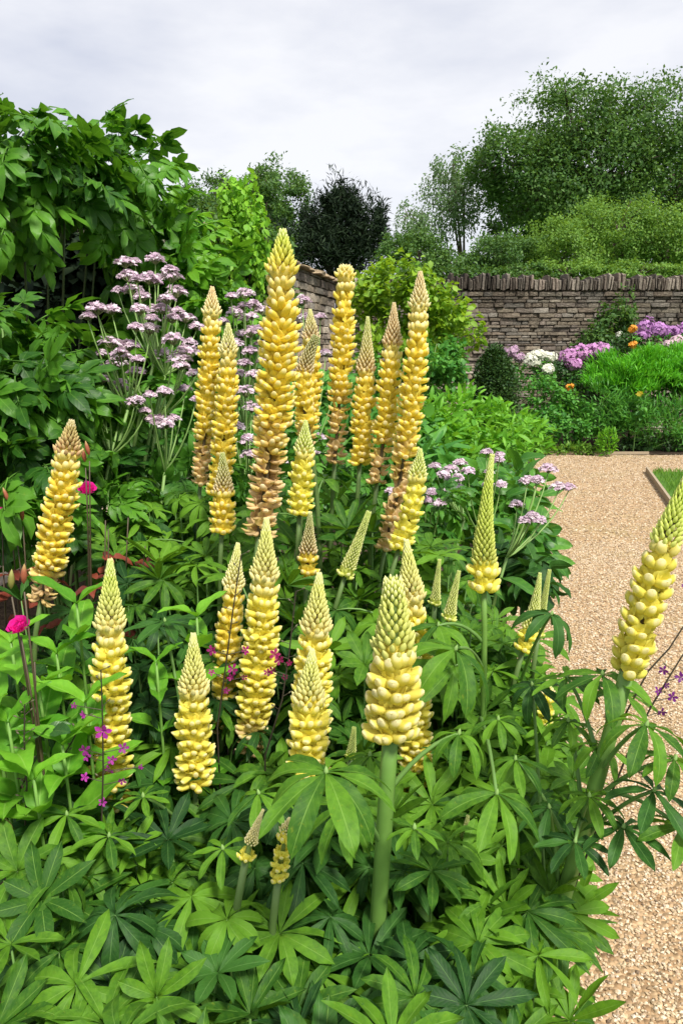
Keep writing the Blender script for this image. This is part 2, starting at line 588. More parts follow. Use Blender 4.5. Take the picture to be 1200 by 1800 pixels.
LOBED_ME = {k: [mesh_from('lobed_leaf', *t, M_[k]) for t in LOBED] for k in ('lovage_leaf', 'lovage_light', 'valerian_leaf')}
OVATE_ME = {k: [mesh_from('ovate_leaf', *t, M_[k]) for t in OVATE] for k in ('bright_leaf', 'rose_leaf', 'rose_red_leaf', 'valerian_leaf', 'lupin_leaf_dark', 'lovage_leaf')}
LANCE_ME = {k: [mesh_from('lance_leaf', *t, M_[k]) for t in LANCE] for k in ('valerian_leaf', 'mid_leaf', 'bright_leaf')}
HERO_ME = {k: [mesh_from('leaflet', *blade(1, .120, d, .32, 10, .60, .16, 5, d * 7), M_[k]) for d in (.18, .38, .62, .92)] for k in ('lupin_leaf', 'lupin_leaf_dark')}
HERO_DROOP = (.25, .55, .9, 1.15)
# ================================================================== THE SETTING
def poly_sheet(name, pts, z, mat, n=1):
    me = bpy.data.meshes.new(name)
    me.from_pydata([(x, y, z) for x, y in pts], [], [tuple(range(len(pts)))])
    me.materials.append(mat)
    me.update()
    return struct(name, me)


poly_sheet('ground', [(-250, -250), (250, -250), (250, 250), (-250, 250)], -.008, M_['turf'])
PATH_L = [(.02, -1), (.12, .3), (.45, 1.8), (.90, 4.0), (1.55, 6.6), (2.38, 9.3), (2.55, 9.85)]
PATH_R = [(1.30, -1), (1.42, .3), (1.75, 2.0), (2.22, 4.0), (2.77, 5.9), (3.50, 8.4)]
PATH = PATH_L + [(9.5, 9.85), (9.5, 8.4)] + PATH_R[::-1]
poly_sheet('gravel_path', PATH, 0.0, M_['path_gravel'])
poly_sheet('flower_bed', [(-6, -1)] + [(x + .03, y) for x, y in PATH_L] + [(9.5, 9.84), (9.5, 12.6), (-6, 12.6)], .010, M_['soil'])
poly_sheet('lawn', [(x - .01, y) for x, y in PATH_R] + [(9.5, 8.37), (9.5, -1)], .008, M_['turf'])


def in_poly(P, pts):
    x, y = P[:, 0], P[:, 1]
    inside = np.zeros(len(P), bool)
    for i in range(len(pts)):
        (x1, y1), (x2, y2) = pts[i], pts[i - 1]
        c = ((y1 > y) != (y2 > y)) & (x < (x2 - x1) * (y - y1) / (y2 - y1 + 1e-12) + x1)
        inside ^= c
    return inside


def edge_x(Y):
    return np.interp(Y, [p[1] for p in PATH_L], [p[0] for p in PATH_L])


# loose stones lying on the path
OCT = (np.array([(1, 0, 0), (-.9, .1, 0), (.1, .9, .05), (0, -1, 0), (.1, 0, .8), (0, .1, -.8)]) * .5,
       np.array([(0, 2, 4), (2, 1, 4), (1, 3, 4), (3, 0, 4), (2, 0, 5), (1, 2, 5), (3, 1, 5), (0, 3, 5)]), np.zeros((6, 3)), np.ones((6, 3)))
PEBBLE_C = np.array([(.58, .46, .30), (.45, .34, .21), (.68, .57, .41), (.34, .24, .14), (.54, .40, .27), (.64, .54, .42), (.20, .14, .09)])


def pebbles(x0, x1, y0, y1, dens, smin, smax):
    n = int((x1 - x0) * (y1 - y0) * dens)
    P = np.c_[rng.uniform(x0, x1, n), rng.uniform(y0, y1, n)]
    P = P[in_poly(P, PATH)]
    # keep what lies in front of the camera's field
    P = P[(np.abs(P[:, 0]) / (P[:, 1] + .35) < .62)]
    k = len(P)
    s = rng.uniform(smin, smax, k)
    a = rng.uniform(0, 6.3, k)
    M = frames(np.c_[P, s * .18], np.c_[np.cos(a), np.sin(a), rng.normal(0, .25, k)], np.c_[rng.normal(0, .25, (k, 2)), np.ones(k)],
               np.c_[s, s * rng.uniform(.7, 1.2, k), s * rng.uniform(.5, .8, k)])
    c = PEBBLE_C[rng.choice(len(PEBBLE_C), k, p=[.24, .2, .16, .14, .12, .08, .06])] * rng.uniform(.8, 1.12, (k, 1))
    return M, c


g = Geo()
for args in ((.1, 2.2, .9, 3.0, 14000, .006, .013), (.4, 3.0, 3.0, 5.2, 8000, .008, .015), (.8, 6.2, 5.2, 9.85, 2600, .010, .020)):
    M, c = pebbles(*args)
    g.inst(OCT, M, c)
gv = struct('gravel', g.mesh('gravel', M_['gravel'], None, False), 'stuff')
gv['label'] = 'loose tan and brown gravel covering the garden path'
gv['category'] = 'gravel'

# short grass on the lawn and a few weeds at the far kerb
n = 26000
P = np.c_[rng.uniform(2.0, 6.2, n), rng.uniform(2.5, 8.4, n)]
P = P[P[:, 0] > np.interp(P[:, 1], [p[1] for p in PATH_R], [p[0] for p in PATH_R]) + .06]
k = len(P)
a = rng.uniform(0, 6.3, k)
M = frames(np.c_[P, np.full(k, .005)], np.c_[np.cos(a) * .5, np.sin(a) * .5, np.ones(k)], np.c_[-np.sin(a), np.cos(a), np.zeros(k)],
           np.c_[rng.uniform(.05, .09, k) * .6, rng.uniform(.05, .10, k), rng.uniform(.05, .09, k)])
gr = struct('grass', Geo().inst(NEEDLE[0], M).mesh('grass', M_['grass_leaf']), 'stuff')
gr['label'] = 'short mown green grass on the lawn beside the path'
gr['category'] = 'grass'


# ------------------------------------------------------------------ stone walls
def stone_tpl(seed):
    rr = random.Random(seed)
    j = lambda s=.05: rr.uniform(-s, s)
    V, F = [], []
    for (y, k) in ((.5, 1.0), (-.32, 1.0), (-.5, .84)):
        for (x, z) in ((-.5, -.5), (.5, -.5), (.5, .5), (-.5, .5)):
            V.append((x * k + j(.06), y + j(.05), z * k + j(.07)))
    for i in range(2):
        for s in range(4):
            p, q = i * 4 + s, i * 4 + (s + 1) % 4
            F += [(p, q, q + 4), (p, q + 4, p + 4)]
    V.append((j(), -.53, j())); c = 12
    F += [(8, 9, c), (9, 10, c), (10, 11, c), (11, 8, c)]
    return np.array(V), np.array(F), np.zeros((13, 3)), np.ones((13, 3))


STONE = [stone_tpl(i) for i in range(6)]
STONE_ME = [mesh_from('stone', *t, M_['stone_obj'], False) for t in STONE]
BOX = (np.array([(x, y, z) for x in (-.5, .5) for y in (-.5, .5) for z in (-.5, .5)]),
       np.array([(0, 1, 3), (0, 3, 2), (4, 6, 7), (4, 7, 5), (0, 4, 5), (0, 5, 1), (2, 3, 7), (2, 7, 6), (0, 2, 6), (0, 6, 4), (1, 5, 7), (1, 7, 3)]),
       np.zeros((8, 3)), np.ones((8, 3)))
BOX_ME = {}


def wall(name, label, O, D, length, height, vis, course=(.032, .085), slen=(.08, .32), cope='upright', tone=1.0, maxn=296):
    """O start on the ground, D unit direction along the wall; the face looks to the right of D"""
    O, D = np.array([*O, 0.]), np.array([*D, 0.])
    Nn = np.array([D[1], -D[0], 0.])          # outward face
    t = thing(name, label, 'wall', O)
    thick = .34
    core = Geo().inst(BOX, frames(O + D * length / 2 - Nn * (thick / 2 + .03) + np.array([0, 0, height / 2]), [-Nn], [[0, 0, 1]], np.array([[length, thick, height]])),
                      np.array([(.10, .08, .058)]))
    part('mortar_core', core.mesh('mortar_core', M_['mortar'], O), t)
    Ms, cs, near = [], [], []
    z = 0.0
    while z < height - .03:
        h = min(random.uniform(*course), height - z)
        s = random.uniform(-.2, 0)
        while s < length:
            l = random.uniform(*slen) * (.7 + h * 4)
            e = min(s + l, length)
            if e > 0.02:
                a = max(s, 0)
                pr = random.uniform(-.020, .022)
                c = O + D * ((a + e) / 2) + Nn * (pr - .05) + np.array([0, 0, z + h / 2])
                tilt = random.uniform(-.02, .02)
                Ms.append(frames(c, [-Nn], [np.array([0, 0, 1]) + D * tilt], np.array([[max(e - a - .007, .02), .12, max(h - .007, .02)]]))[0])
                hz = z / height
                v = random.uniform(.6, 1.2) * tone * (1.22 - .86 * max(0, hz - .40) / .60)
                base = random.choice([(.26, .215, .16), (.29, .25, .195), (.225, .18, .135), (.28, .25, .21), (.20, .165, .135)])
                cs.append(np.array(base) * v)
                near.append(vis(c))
            s = e
        z += h
    order = np.argsort(near)
    g = Geo()
    for q, i in enumerate(order):
        if q < maxn and near[i] < 1e6:
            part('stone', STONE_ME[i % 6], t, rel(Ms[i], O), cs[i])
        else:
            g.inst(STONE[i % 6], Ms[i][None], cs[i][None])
    if g.n:
        part('stonework', g.mesh('stonework', M_['stone_mass'], O, False), t, stuff=True)
    g = Geo()
    s = 0.0
    k = 0
    while s < length:
        if cope == 'upright':
            wd, hh, dp = random.uniform(.022, .075), random.uniform(.16, .28), thick + .06
        else:
            wd, hh, dp = random.uniform(.28, .55), random.uniform(.035, .06), thick + .20
        c = O + D * (s + wd / 2) - Nn * (thick / 2) + np.array([0, 0, height + hh / 2 - .005])
        lean = random.uniform(-.10, .10) if cope == 'upright' else random.uniform(-.03, .03)
        M = frames(c, [-Nn], [np.array([0, 0, 1]) + D * lean], np.array([[wd - .008, dp * random.uniform(.92, 1.04), hh]]))[0]
        v = random.uniform(.28, 1.15)
        col = np.array(random.choice([(.17, .135, .11), (.20, .17, .14), (.24, .205, .17), (.13, .105, .085)])) * v * tone
        if cope != 'upright':
            col = np.array((.36, .27, .17)) * random.uniform(.7, 1.2)
        if vis(c) < 1e6:
            part('coping_stone', STONE_ME[k % 6], t, rel(M, O), col)
        else:
            g.inst(STONE[k % 6], M[None], col[None])
        s += wd
        k += 1
    if g.n:
        part('coping', g.mesh('coping', M_['stone_mass'], O, False), t, stuff=True)
    return t


def pix(P):
    d = np.asarray(P) - np.array([0, 0, CAM_H])
    f = d[1] * CP - d[2] * SP
    return 600 + FPX * d[0] / f, 900 - FPX * (d[1] * SP + d[2] * CP) / f


def vis_back(c):
    x, y = pix(c)
    return abs(y - 540) if 795 < x < 1215 and y < 665 else 1e9


def vis_left(c):
    x, y = pix(c)
    return c[2] * -1 + 10 if (515 < x < 610 and y < 720) or (262 < x < 365 and y < 470) else 1e9


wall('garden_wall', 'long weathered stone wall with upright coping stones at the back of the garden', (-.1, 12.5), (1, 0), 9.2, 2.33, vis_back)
dv = unit(np.array([.231, 1.0]))
wall('side_wall', 'pale stone wall with flat overhanging coping running along the left side', (-.1 - .231 * 11.0, 1.5), tuple(dv), 11.28, 2.46, vis_left,
     (.07, .14), (.15, .42), 'slab', 1.8, 220)


# ------------------------------------------------------------------ trees and shrubs
def px2m(px, Y):
    return px * Y / FPX * 1.02


def blob_points(c, r, n, shell=.62, clusters=None, sig=.1):
    """leaf positions and outward directions spread through an ellipsoid"""
    if clusters:
        d = unit(rng.normal(size=(clusters, 3)))
        q = rng.uniform(shell, 1.04, clusters)[:, None] * (1 + .16 * np.sin(d[:, :1] * 7 + c[0] * 3) * np.cos(d[:, 2:] * 6 + c[2]))
        cc = d * q
        i = rng.integers(0, clusters, n)
        p = cc[i] + rng.normal(size=(n, 3)) * sig
        dd = unit(cc[i] + .5 * rng.normal(size=(n, 3)))
    else:
        dd = unit(rng.normal(size=(n, 3)))
        p = dd * rng.uniform(shell, 1.03, n)[:, None]
    return p * np.asarray(r) + np.asarray(c), dd


def leaf_frames(P, D, size, droop=.3, upn=.6, jit=.5):
    k = len(P)
    fwd = D * np.array([1, 1, .6]) + rng.normal(size=(k, 3)) * jit - np.array([0, 0, droop])
    nrm = D * .5 + np.array([0, 0, upn]) + rng.normal(size=(k, 3)) * .35
    s = np.asarray(size[0] + (size[1] - size[0]) * rng.random(k))
    return frames(P, fwd, nrm, s)


BARK = (.085, .065, .048)


def tree(name, label, trunk, blobs, mat, leaf, n, tpl=TINY, group=None, trunk_r=.14, clusters=70, sig=.11, shell=.55, bark=BARK, strands=0, cat='tree', jit=.6, droop=.3, Y=None):
    """trunk: (x, y) on the ground; blobs: (px, py, Y, rx_px, ry_px, depth_m, share)"""
    base = np.array([*trunk, 0.])
    t = thing(name, label, cat, base, group)
    cs = [at(b[0], b[1], b[2]) for b in blobs]
    rs = [np.array([px2m(b[3], b[2]), b[5], px2m(b[4], b[2])]) for b in blobs]
    low = min(c[2] - r[2] * .5 for c, r in zip(cs, rs))
    top = np.mean(cs, axis=0)
    fork = np.array([base[0] * .7 + top[0] * .3, base[1] * .7 + top[1] * .3, max(low * .75, .15)])
    g = Geo().tube(bez(base, (base + fork) / 2 + np.array([.06, 0, 0]), fork, 6), np.linspace(trunk_r, trunk_r * .72, 6), 8, bark)
    part('trunk', g.mesh('trunk', M_['bark'], base), t)
    g = Geo()
    for c, r in zip(cs, rs):
        g.tube(bez(fork, fork * .5 + c * .5 + np.array([0, 0, -.1 * r[2]]), c + np.array([0, 0, r[2] * .3]), 7), np.linspace(trunk_r * .55, trunk_r * .12, 7), 6, bark)
        for _ in range(7):
            e = c + unit(rng.normal(size=3)) * r * .85
            g.tube(bez(c - np.array([0, 0, r[2] * .4]), c * .5 + e * .5 + np.array([0, 0, .08]), e, 5), np.linspace(trunk_r * .22, trunk_r * .04, 5), 4, bark)
    part('limbs', g.mesh('limbs', M_['bark'], base), t)
    g = Geo()
    tot = sum(b[6] for b in blobs)
    for b, c, r in zip(blobs, cs, rs):
        m = int(n * b[6] / tot)
        P, D = blob_points(c, r, m, shell, max(10, int(clusters * b[6] / tot * len(blobs))), sig)
        if strands:
            P = P - np.c_[np.zeros((m, 2)), np.abs(rng.normal(size=m)) * strands]
        M = leaf_frames(P, D, leaf, droop, .5, jit)
        h = m // 2
        g.inst(tpl[0], M[:h]); g.inst(tpl[1], M[h:])
    part('crown', g.mesh('crown', mat, base), t, stuff=True)
    return t


TB = 'trees beyond the garden walls'
tree('broadleaf_tree', 'dark rounded broadleaf tree beyond the side wall, left of the black conifer', (-2.0, 23.0),
     [(360, 372, 23, 42, 58, 1.2, 1), (470, 345, 23, 62, 48, 1.6, 1.3), (500, 410, 23, 55, 60, 1.6, 1.2), (430, 395, 23, 70, 70, 1.5, 1.2)], M_['tree_mid'], (.07, .13), 30000, group=TB, trunk_r=.24)
tree('lime_tree', 'yellow-green young tree with drooping leafy shoots rising over the side wall', (-1.0, 6.9),
     [(405, 345, 6.8, 20, 42, .22, 1), (440, 362, 6.8, 30, 55, .25, 1.4), (400, 420, 6.8, 32, 45, .22, .8), (440, 440, 6.8, 30, 52, .22, .9), (465, 400, 6.8, 16, 50, .2, .5), (395, 330, 6.8, 10, 26, .15, .3)],
     M_['lime_leaf'], (.045, .08), 2000, SMALL, group=None, trunk_r=.03, clusters=26, strands=.16, droop=1.2)
tree('hornbeam_tree', 'dense dark green small tree hiding the side wall below the yellow-green one', (-1.05, 7.4),
     [(420, 440, 7.3, 70, 60, .3, 1), (400, 500, 7.0, 60, 50, .3, 1), (470, 470, 7.4, 42, 50, .3, .7), (450, 540, 7.2, 60, 60, .3, 1), (370, 380, 7.6, 26, 30, .2, .4), (490, 440, 7.8, 26, 40, .2, .4)],
     M_['tree_mid'], (.04, .075), 6500, SMALL, group=None, trunk_r=.04, clusters=40)
tree('conifer', 'black-green conifer with ragged spiky tops beyond the wall corner', (.1, 21.0),
     [(600, 400, 21, 40, 68, 1.0, 1.2), (560, 420, 21, 34, 55, 1.0, 1), (640, 412, 21, 32, 58, 1.0, 1), (668, 395, 21, 12, 36, .5, .4), (580, 372, 21, 14, 34, .5, .4),
      (617, 365, 21, 13, 32, .5, .4), (545, 395, 21, 12, 30, .5, .3), (600, 345, 21, 9, 22, .3, .25), (600, 450, 21, 80, 40, 1.2, 1.4), (480, 440, 20, 50, 45, 1.0, 1)], M_['conifer_leaf'], (.12, .24), 22000, NEEDLE, group=TB, trunk_r=.22, shell=.2, sig=.16,
     bark=(.03, .022, .018), droop=-.5)
tree('willow_tree', 'thin open willow with sky showing through its crown beyond the back wall', (3.9, 22.5),
     [(790, 350, 22.5, 52, 50, 1.2, 1), (740, 400, 22.5, 40, 34, 1.2, .6), (815, 330, 22.5, 30, 40, 1.0, .4), (715, 375, 22.5, 22, 22, .8, .15), (795, 290, 22.5, 34, 30, .9, .35)],
     M_['willow_leaf'], (.06, .11), 9000, TINY, group=TB, trunk_r=.09, clusters=50, strands=.25, sig=.12, droop=.9)
tree('large_tree', 'tall dark spreading tree filling the view above the back wall', (7.2, 21.0),
     [(945, 330, 21, 78, 72, 2.0, 1.2), (1050, 300, 21, 110, 90, 2.2, 1.5), (1180, 340, 21, 100, 100, 2.0, 1.4), (880, 285, 21, 66, 52, 1.5, .7), (1000, 215, 21, 95, 60, 1.8, 1), (1140, 230, 21, 90, 70, 1.8, 1), (1290, 300, 21, 100, 100, 2, 1)],
     M_['tree_mid'], (.07, .13), 70000, group=TB, trunk_r=.34, clusters=110, sig=.13)
tree('hawthorn_tree', 'mid-green bushy tree pressed against the back wall under the tall dark tree', (6.6, 17.0),
     [(990, 440, 16.5, 75, 50, .9, 1.2), (1080, 410, 17, 75, 60, 1.0, 1.2), (1170, 430, 17, 75, 60, 1.0, 1.2), (1250, 430, 17, 70, 60, 1.0, .8), (1000, 482, 15.5, 80, 22, .6, .6), (1120, 482, 15.5, 80, 22, .6, .6), (1230, 482, 15.5, 80, 22, .6, .6)], M_['tree_light'], (.045, .085), 54000, group=TB, trunk_r=.14, clusters=90)
tree('ash_tree', 'shadowy dark tree standing behind the mid-green bushy tree', (8.0, 25.0),
     [(915, 400, 24, 55, 55, 1.0, 1), (1000, 380, 24, 90, 70, 1.2, 1.2), (1120, 370, 24, 100, 80, 1.2, 1.3), (1230, 400, 24, 80, 90, 1.2, 1)], M_['tree_dark'], (.09, .16), 30000, group=TB, trunk_r=.2)
tree('hazel_bush', 'olive-green rounded bush rising behind the left end of the back wall', (3.6, 16.5),
     [(880, 452, 16.5, 64, 36, .9, 1.3), (800, 468, 16.5, 50, 28, .8, .8), (738, 450, 16.5, 40, 36, .8, .8), (692, 445, 17, 28, 36, .7, .6), (830, 488, 15.5, 70, 18, .6, .6), (920, 486, 15.5, 60, 20, .6, .6), (745, 485, 15.5, 50, 20, .6, .5)], M_['tree_mid'], (.05, .09), 26000, group=TB, trunk_r=.1, cat='bush')


def shrub(name, label, cat, blobs, tpls, mes, mat, size, n, nobj, group=None, stems=6, stem_c=(.12, .22, .05), droop=.35, stem_r=.006, shell=.5, jit=.5, upn=.6, base=None, mass_tpl=None, clusters=0, sig=.12):
    """blobs: (px, py, Y, rx_px, ry_px, depth_m, share). The nobj leaves that show largest are parts, the rest one mass"""
    cs = [at(b[0], b[1], b[2]) for b in blobs]
    rs = [np.array([px2m(b[3], b[2]), b[5], px2m(b[4], b[2])]) for b in blobs]
    if base is None:
        m = np.mean(cs, axis=0)
        base = np.array([m[0], m[1] + .05, .01])
    base = np.array([base[0], base[1], .01])
    t = thing(name, label, cat, base, group)
    for q in range(stems):
        c, r = cs[q % len(cs)], rs[q % len(cs)]
        e = c + rng.normal(size=3) * r * .35
        b0 = base + np.array([random.uniform(-.08, .08), random.uniform(-.06, .06), 0])
        g = Geo().tube(bez(b0, b0 * .45 + e * .55 - np.array([0, 0, .05]), e, 6), np.linspace(stem_r, stem_r * .5, 6), 5, stem_c)
        part('stem', g.mesh('stem', M_['stem'], base), t)
    tot = sum(b[6] for b in blobs)
    Ms = []
    for b, c, r in zip(blobs, cs, rs):
        P, D = blob_points(c, r, int(n * b[6] / tot), shell, clusters, sig)
        P[:, 2] = np.maximum(P[:, 2], .03)
        Ms.append(leaf_frames(P, D, size, droop, upn, jit))
    Ms = np.vstack(Ms)
    dist = np.linalg.norm(Ms[:, :3, 3] - np.array([0, 0, CAM_H]), axis=1) - rng.random(len(Ms)) * .15
    o = np.argsort(dist)
    for q in o[:nobj]:
        part('leaf', mes[q % len(mes)], t, rel(Ms[q], base))
    rest = o[nobj:]
    if len(rest):
        g = Geo()
        tl = mass_tpl or tpls
        for j, tp in enumerate(tl):
            g.inst(tp, Ms[rest[j::len(tl)]])
        part('foliage', g.mesh('foliage', mat, base), t, stuff=True)
    return t


BS = 'shrubs against the walls'
shrub('golden_shrub', 'yellow-green leafy climber covering the wall corner behind the lupins', 'shrub',
      [(700, 540, 9.2, 78, 70, .5, 1.5), (760, 580, 9.2, 52, 66, .5, 1.2), (790, 560, 9.2, 32, 55, .4, .5), (690, 620, 9.2, 70, 60, .5, 1), (650, 520, 9.4, 45, 50, .4, .6), (740, 500, 9.2, 36, 36, .4, .5), (830, 590, 9.3, 16, 30, .3, .12)],
      SMALL, None, M_['golden_leaf'], (.06, .115), 5200, 0, BS, 8, stem_r=.012, clusters=34, sig=.13)
shrub('ivy_shrub', 'darker green shrub below the golden climber at the wall corner', 'shrub',
      [(760, 660, 8.4, 60, 60, .4, 1), (700, 690, 8.2, 60, 60, .4, 1), (640, 680, 8.4, 50, 60, .4, .7), (790, 640, 8.6, 34, 50, .3, .5)],
      SMALL, None, M_['mid_leaf'], (.05, .09), 3400, 0, BS, 6, stem_r=.01, clusters=30, sig=.13)
shrub('box_topiary', 'dark clipped box bush shaped to a rounded cone by the path bed', 'bush',
      [(868, 690, 9.4, 42, 52, .32, 1.3), (868, 655, 9.4, 32, 36, .24, .8), (868, 632, 9.4, 18, 26, .13, .3), (868, 735, 9.4, 44, 50, .34, 1)],
      TINY, None, M_['box_leaf'], (.028, .05), 22000, 0, None, 4, stem_r=.012, shell=.35, droop=-.3)
shrub('fennel_mound', 'bright green feathery mounded hedge plant in front of the back wall', 'shrub',
      [(1130, 652, 10.6, 78, 38, .45, 1.4), (1075, 668, 10.5, 45, 30, .35, .7), (1190, 650, 10.6, 60, 38, .45, 1), (1270, 655, 10.6, 60, 38, .45, .6)],
      NEEDLE, None, M_['hedge_bright'], (.05, .13), 26000, 0, None, 6, droop=-1.2, jit=.45, shell=.3, clusters=46, sig=.13)
shrub('willowy_shrub', 'mid-green bush with upright narrow-leaved shoots behind the far gravel edge', 'shrub',
      [(1060, 720, 10.2, 50, 46, .3, 1), (1110, 725, 10.2, 46, 40, .3, 1), (1170, 745, 10.2, 60, 45, .35, 1), (1240, 745, 10.2, 60, 45, .35, .8)],
      NEEDLE, None, M_['mid_leaf'], (.07, .13), 7000, 0, None, 8, droop=-.9, clusters=26, sig=.15)
shrub('dark_leafy_shrub', 'dark green leafy bush between the clipped box and the narrow-leaved shoots', 'shrub',
      [(955, 700, 10.4, 46, 34, .3, 1), (1000, 745, 10.2, 60, 45, .3, 1.2), (940, 755, 10.0, 40, 34, .3, .7)],
      SMALL, None, M_['mid_leaf'], (.04, .08), 3200, 0, None, 6, clusters=30, sig=.13)
shrub('shadow_shrub', 'bush coloured dark as the shade under the bright feathery mound', 'shrub',
      [(1150, 775, 10.25, 60, 22, .22, 1), (1090, 700, 10.7, 60, 40, .25, 1), (1190, 700, 10.7, 60, 40, .25, 1), (1000, 660, 11.2, 60, 30, .3, 1), (1100, 630, 11.6, 50, 40, .3, 1)],
      SMALL, None, M_['box_leaf'], (.04, .07), 5200, 0, None, 6, clusters=30, sig=.14)  # dark leaves put the mound's shaded underside into colour
shrub('small_sprig', 'single small bright green tuft standing at the far gravel edge', 'plant',
      [(1067, 779, 9.72, 16, 24, .09, 1)], LANCE, LANCE_ME['bright_leaf'], M_['bright_leaf'], (.06, .10), 220, 150, None, 4, droop=-1.0, stem_r=.004)
shrub('climbing_rose', 'thin green climbing rose reaching up the back wall behind the phlox', 'shrub',
      [(1070, 570, 12.1, 34, 36, .2, 1), (1100, 545, 12.2, 18, 44, .15, .7), (1050, 600, 12.0, 40, 26, .2, 1), (1090, 620, 12.0, 34, 30, .2, .8)],
      SMALL, None, M_['tree_mid'], (.05, .09), 2000, 0, None, 8, stem_r=.01, clusters=26, sig=.16)
WS = 'weeds along the far gravel edge'
for (px, py) in ((1000, 798), (975, 800), (1020, 795), (950, 803), (1035, 800)):
    shrub('edge_weed', 'low ragged yellow-green weed growing at the far gravel edge', 'weed', [(px, py - 6, 9.9, 18, 9, .1, 1)], LANCE, None, M_['grass_leaf'], (.05, .09), 130, 0, WS, 2, droop=-.4)

# flowers of the far border
STAR = Geo()
for k in range(5):
    STAR.add(*xf(blade(.5, .17, .2, .1, 2, .6, 0, 2), rotz(k * 2 * math.pi / 5) @ rotx(.25)))
STAR = STAR.arr()


def phlox(name, label, heads, col, group=None, n=90, leafm='mid_leaf', size=(.028, .045)):
    px, py, Y = heads[0][:3]
    c0 = np.mean([at(*h[:3]) for h in heads], axis=0)
    base = np.array([c0[0], c0[1] + .05, .01])
    t = thing(name, label, 'flower', base, group)
    for (px, py, Y, rx, ry) in heads:
        c = at(px, py, Y)
        r = np.array([px2m(rx, Y), px2m(rx, Y) * .8, px2m(ry, Y)])
        g = Geo().tube(bez(base, base * .5 + c * .5, c, 5), np.linspace(.007, .004, 5), 5, (.1, .2, .05))
        part('stem', g.mesh('stem', M_['stem'], base), t)
        P, D = blob_points(c, r, n, .5)
        D[:, 1] -= .3; D[:, 2] += .3
        D = unit(D)
        tint = np.asarray(col) * rng.uniform(.75, 1.2, (n, 1))
        M = frames(P, np.cross(D, rng.normal(size=(n, 3))), D, rng.uniform(size[0], size[1], n) * 1.9)
        part('flower_head', Geo().inst(STAR, M, np.clip(tint, 0, 1)).mesh('flower_head', M_['flower_mass'], base), t, stuff=True)
    lv = []
    for (px, py, Y, rx, ry) in heads:
        P, D = blob_points(at(px, py + 26, Y), (px2m(rx, Y) * .9, .14, px2m(26, Y)), 70, .3)
        lv.append(leaf_frames(P, D, (.05, .09), .2))
    part('foliage', Geo().inst(SMALL[0], np.vstack(lv)).mesh('foliage', M_[leafm], base), t, stuff=True)
    return t


phlox('phlox', 'pink-mauve flower clump between the white blooms and the bright mound', [(1000, 626, 11.2, 18, 16), (1022, 620, 11.2, 18, 16), (1048, 613, 11.2, 17, 12), (1008, 640, 11.1, 16, 10), (1062, 612, 11.2, 12, 8)], (.62, .30, .58))
phlox('phlox', 'purple flower clump behind the bright green feathery mound', [(1135, 572, 11.6, 18, 17), (1158, 580, 11.6, 18, 14), (1180, 582, 11.6, 18, 10), (1130, 588, 11.6, 14, 8), (1205, 576, 11.6, 16, 10)], (.52, .24, .56))
phlox('phlox', 'white flower clump beside the clipped box bush', [(935, 632, 11.0, 18, 12), (962, 626, 11.0, 16, 8), (962, 648, 10.8, 10, 9), (945, 622, 11, 12, 7)], (.82, .82, .70))
phlox('phlox', 'faint lilac flower clump behind the top of the clipped box bush', [(898, 618, 11.4, 14, 11), (912, 628, 11.4, 10, 8)], (.50, .33, .46))
phlox('phlox', 'small pale pink blooms under the purple clump', [(1190, 598, 11.3, 12, 8), (1175, 604, 11.3, 10, 6)], (.75, .55, .62))
for lab, px, py, Y in (('orange bloom beside the purple flower clump', 1112, 578, 11.5), ('deep yellow bloom just above the bright feathery mound', 1112, 606, 11.3), ('orange daisy on its own low green clump', 1001, 681, 10.6)):
    phlox('border_flower', lab, [(px, py, Y, 7, 6)], (.85, .38, .04), 'orange border flowers', 26)
phlox('border_flower', 'small yellow bloom among the narrow-leaved shoots', [(1123, 692, 9.95, 5, 4)], (.85, .75, .1), 'orange border flowers', 14)
phlox('border_flower', 'single white rose bloom on the climbing stems at the back wall', [(1088, 588, 11.9, 6, 5)], (.85, .85, .75), None, 20)

# ------------------------------------------------------------------ timber edging boards
def board(label, a, b, h=.07, th=.025, col=(.36, .29, .20)):
    a, b = np.asarray(a, float), np.asarray(b, float)
    d = b - a
    L = np.linalg.norm(d)
    c = (a + b) / 2
    V = STONE[2]
    M = frames([c[0], c[1], h / 2 - .005], [[d[1] / L, -d[0] / L, 0]], [[0, 0, 1]], np.array([[L - .006, th, h]]))[0]
    o = part('edging_board', STONE_BOARD, None, M, col)
    tag(o, label, 'edging board', 'timber edging of the path')


bm_ = BOX
STONE_BOARD = mesh_from('edging_board', *BOX, M_['timber'], False)
for i in range(len(PATH_R) - 1):
    a, b = np.array(PATH_R[i]), np.array(PATH_R[i + 1])
    m = max(1, int(round(np.linalg.norm(b - a) / 1.2)))
    for q in range(m):
        if a[1] + (b - a)[1] * (q + 1) / m > 4.2:
            board('thin weathered timber board edging the lawn beside the gravel', a + (b - a) * q / m, a + (b - a) * (q + 1) / m)
for q in range(2):
    board('thin pale timber board along the far end of the gravel path', (2.62 + q * .75, 9.86), (2.62 + (q + 1) * .75, 9.87), .05)
# ================================================================== THE BORDER PLANTS
# ------------------------------------------------------------------ lupins
GOLD, LEMON, TAN = np.array((.97, .80, .13)), np.array((.97, .89, .17)), np.array((.84, .62, .32))
CREAM, GREEN, BROWNBUD, PALEGREEN = np.array((.90, .80, .36)), np.array((.55, .68, .09)), np.array((.66, .45, .20)), np.array((.78, .82, .22))
LUP = {}


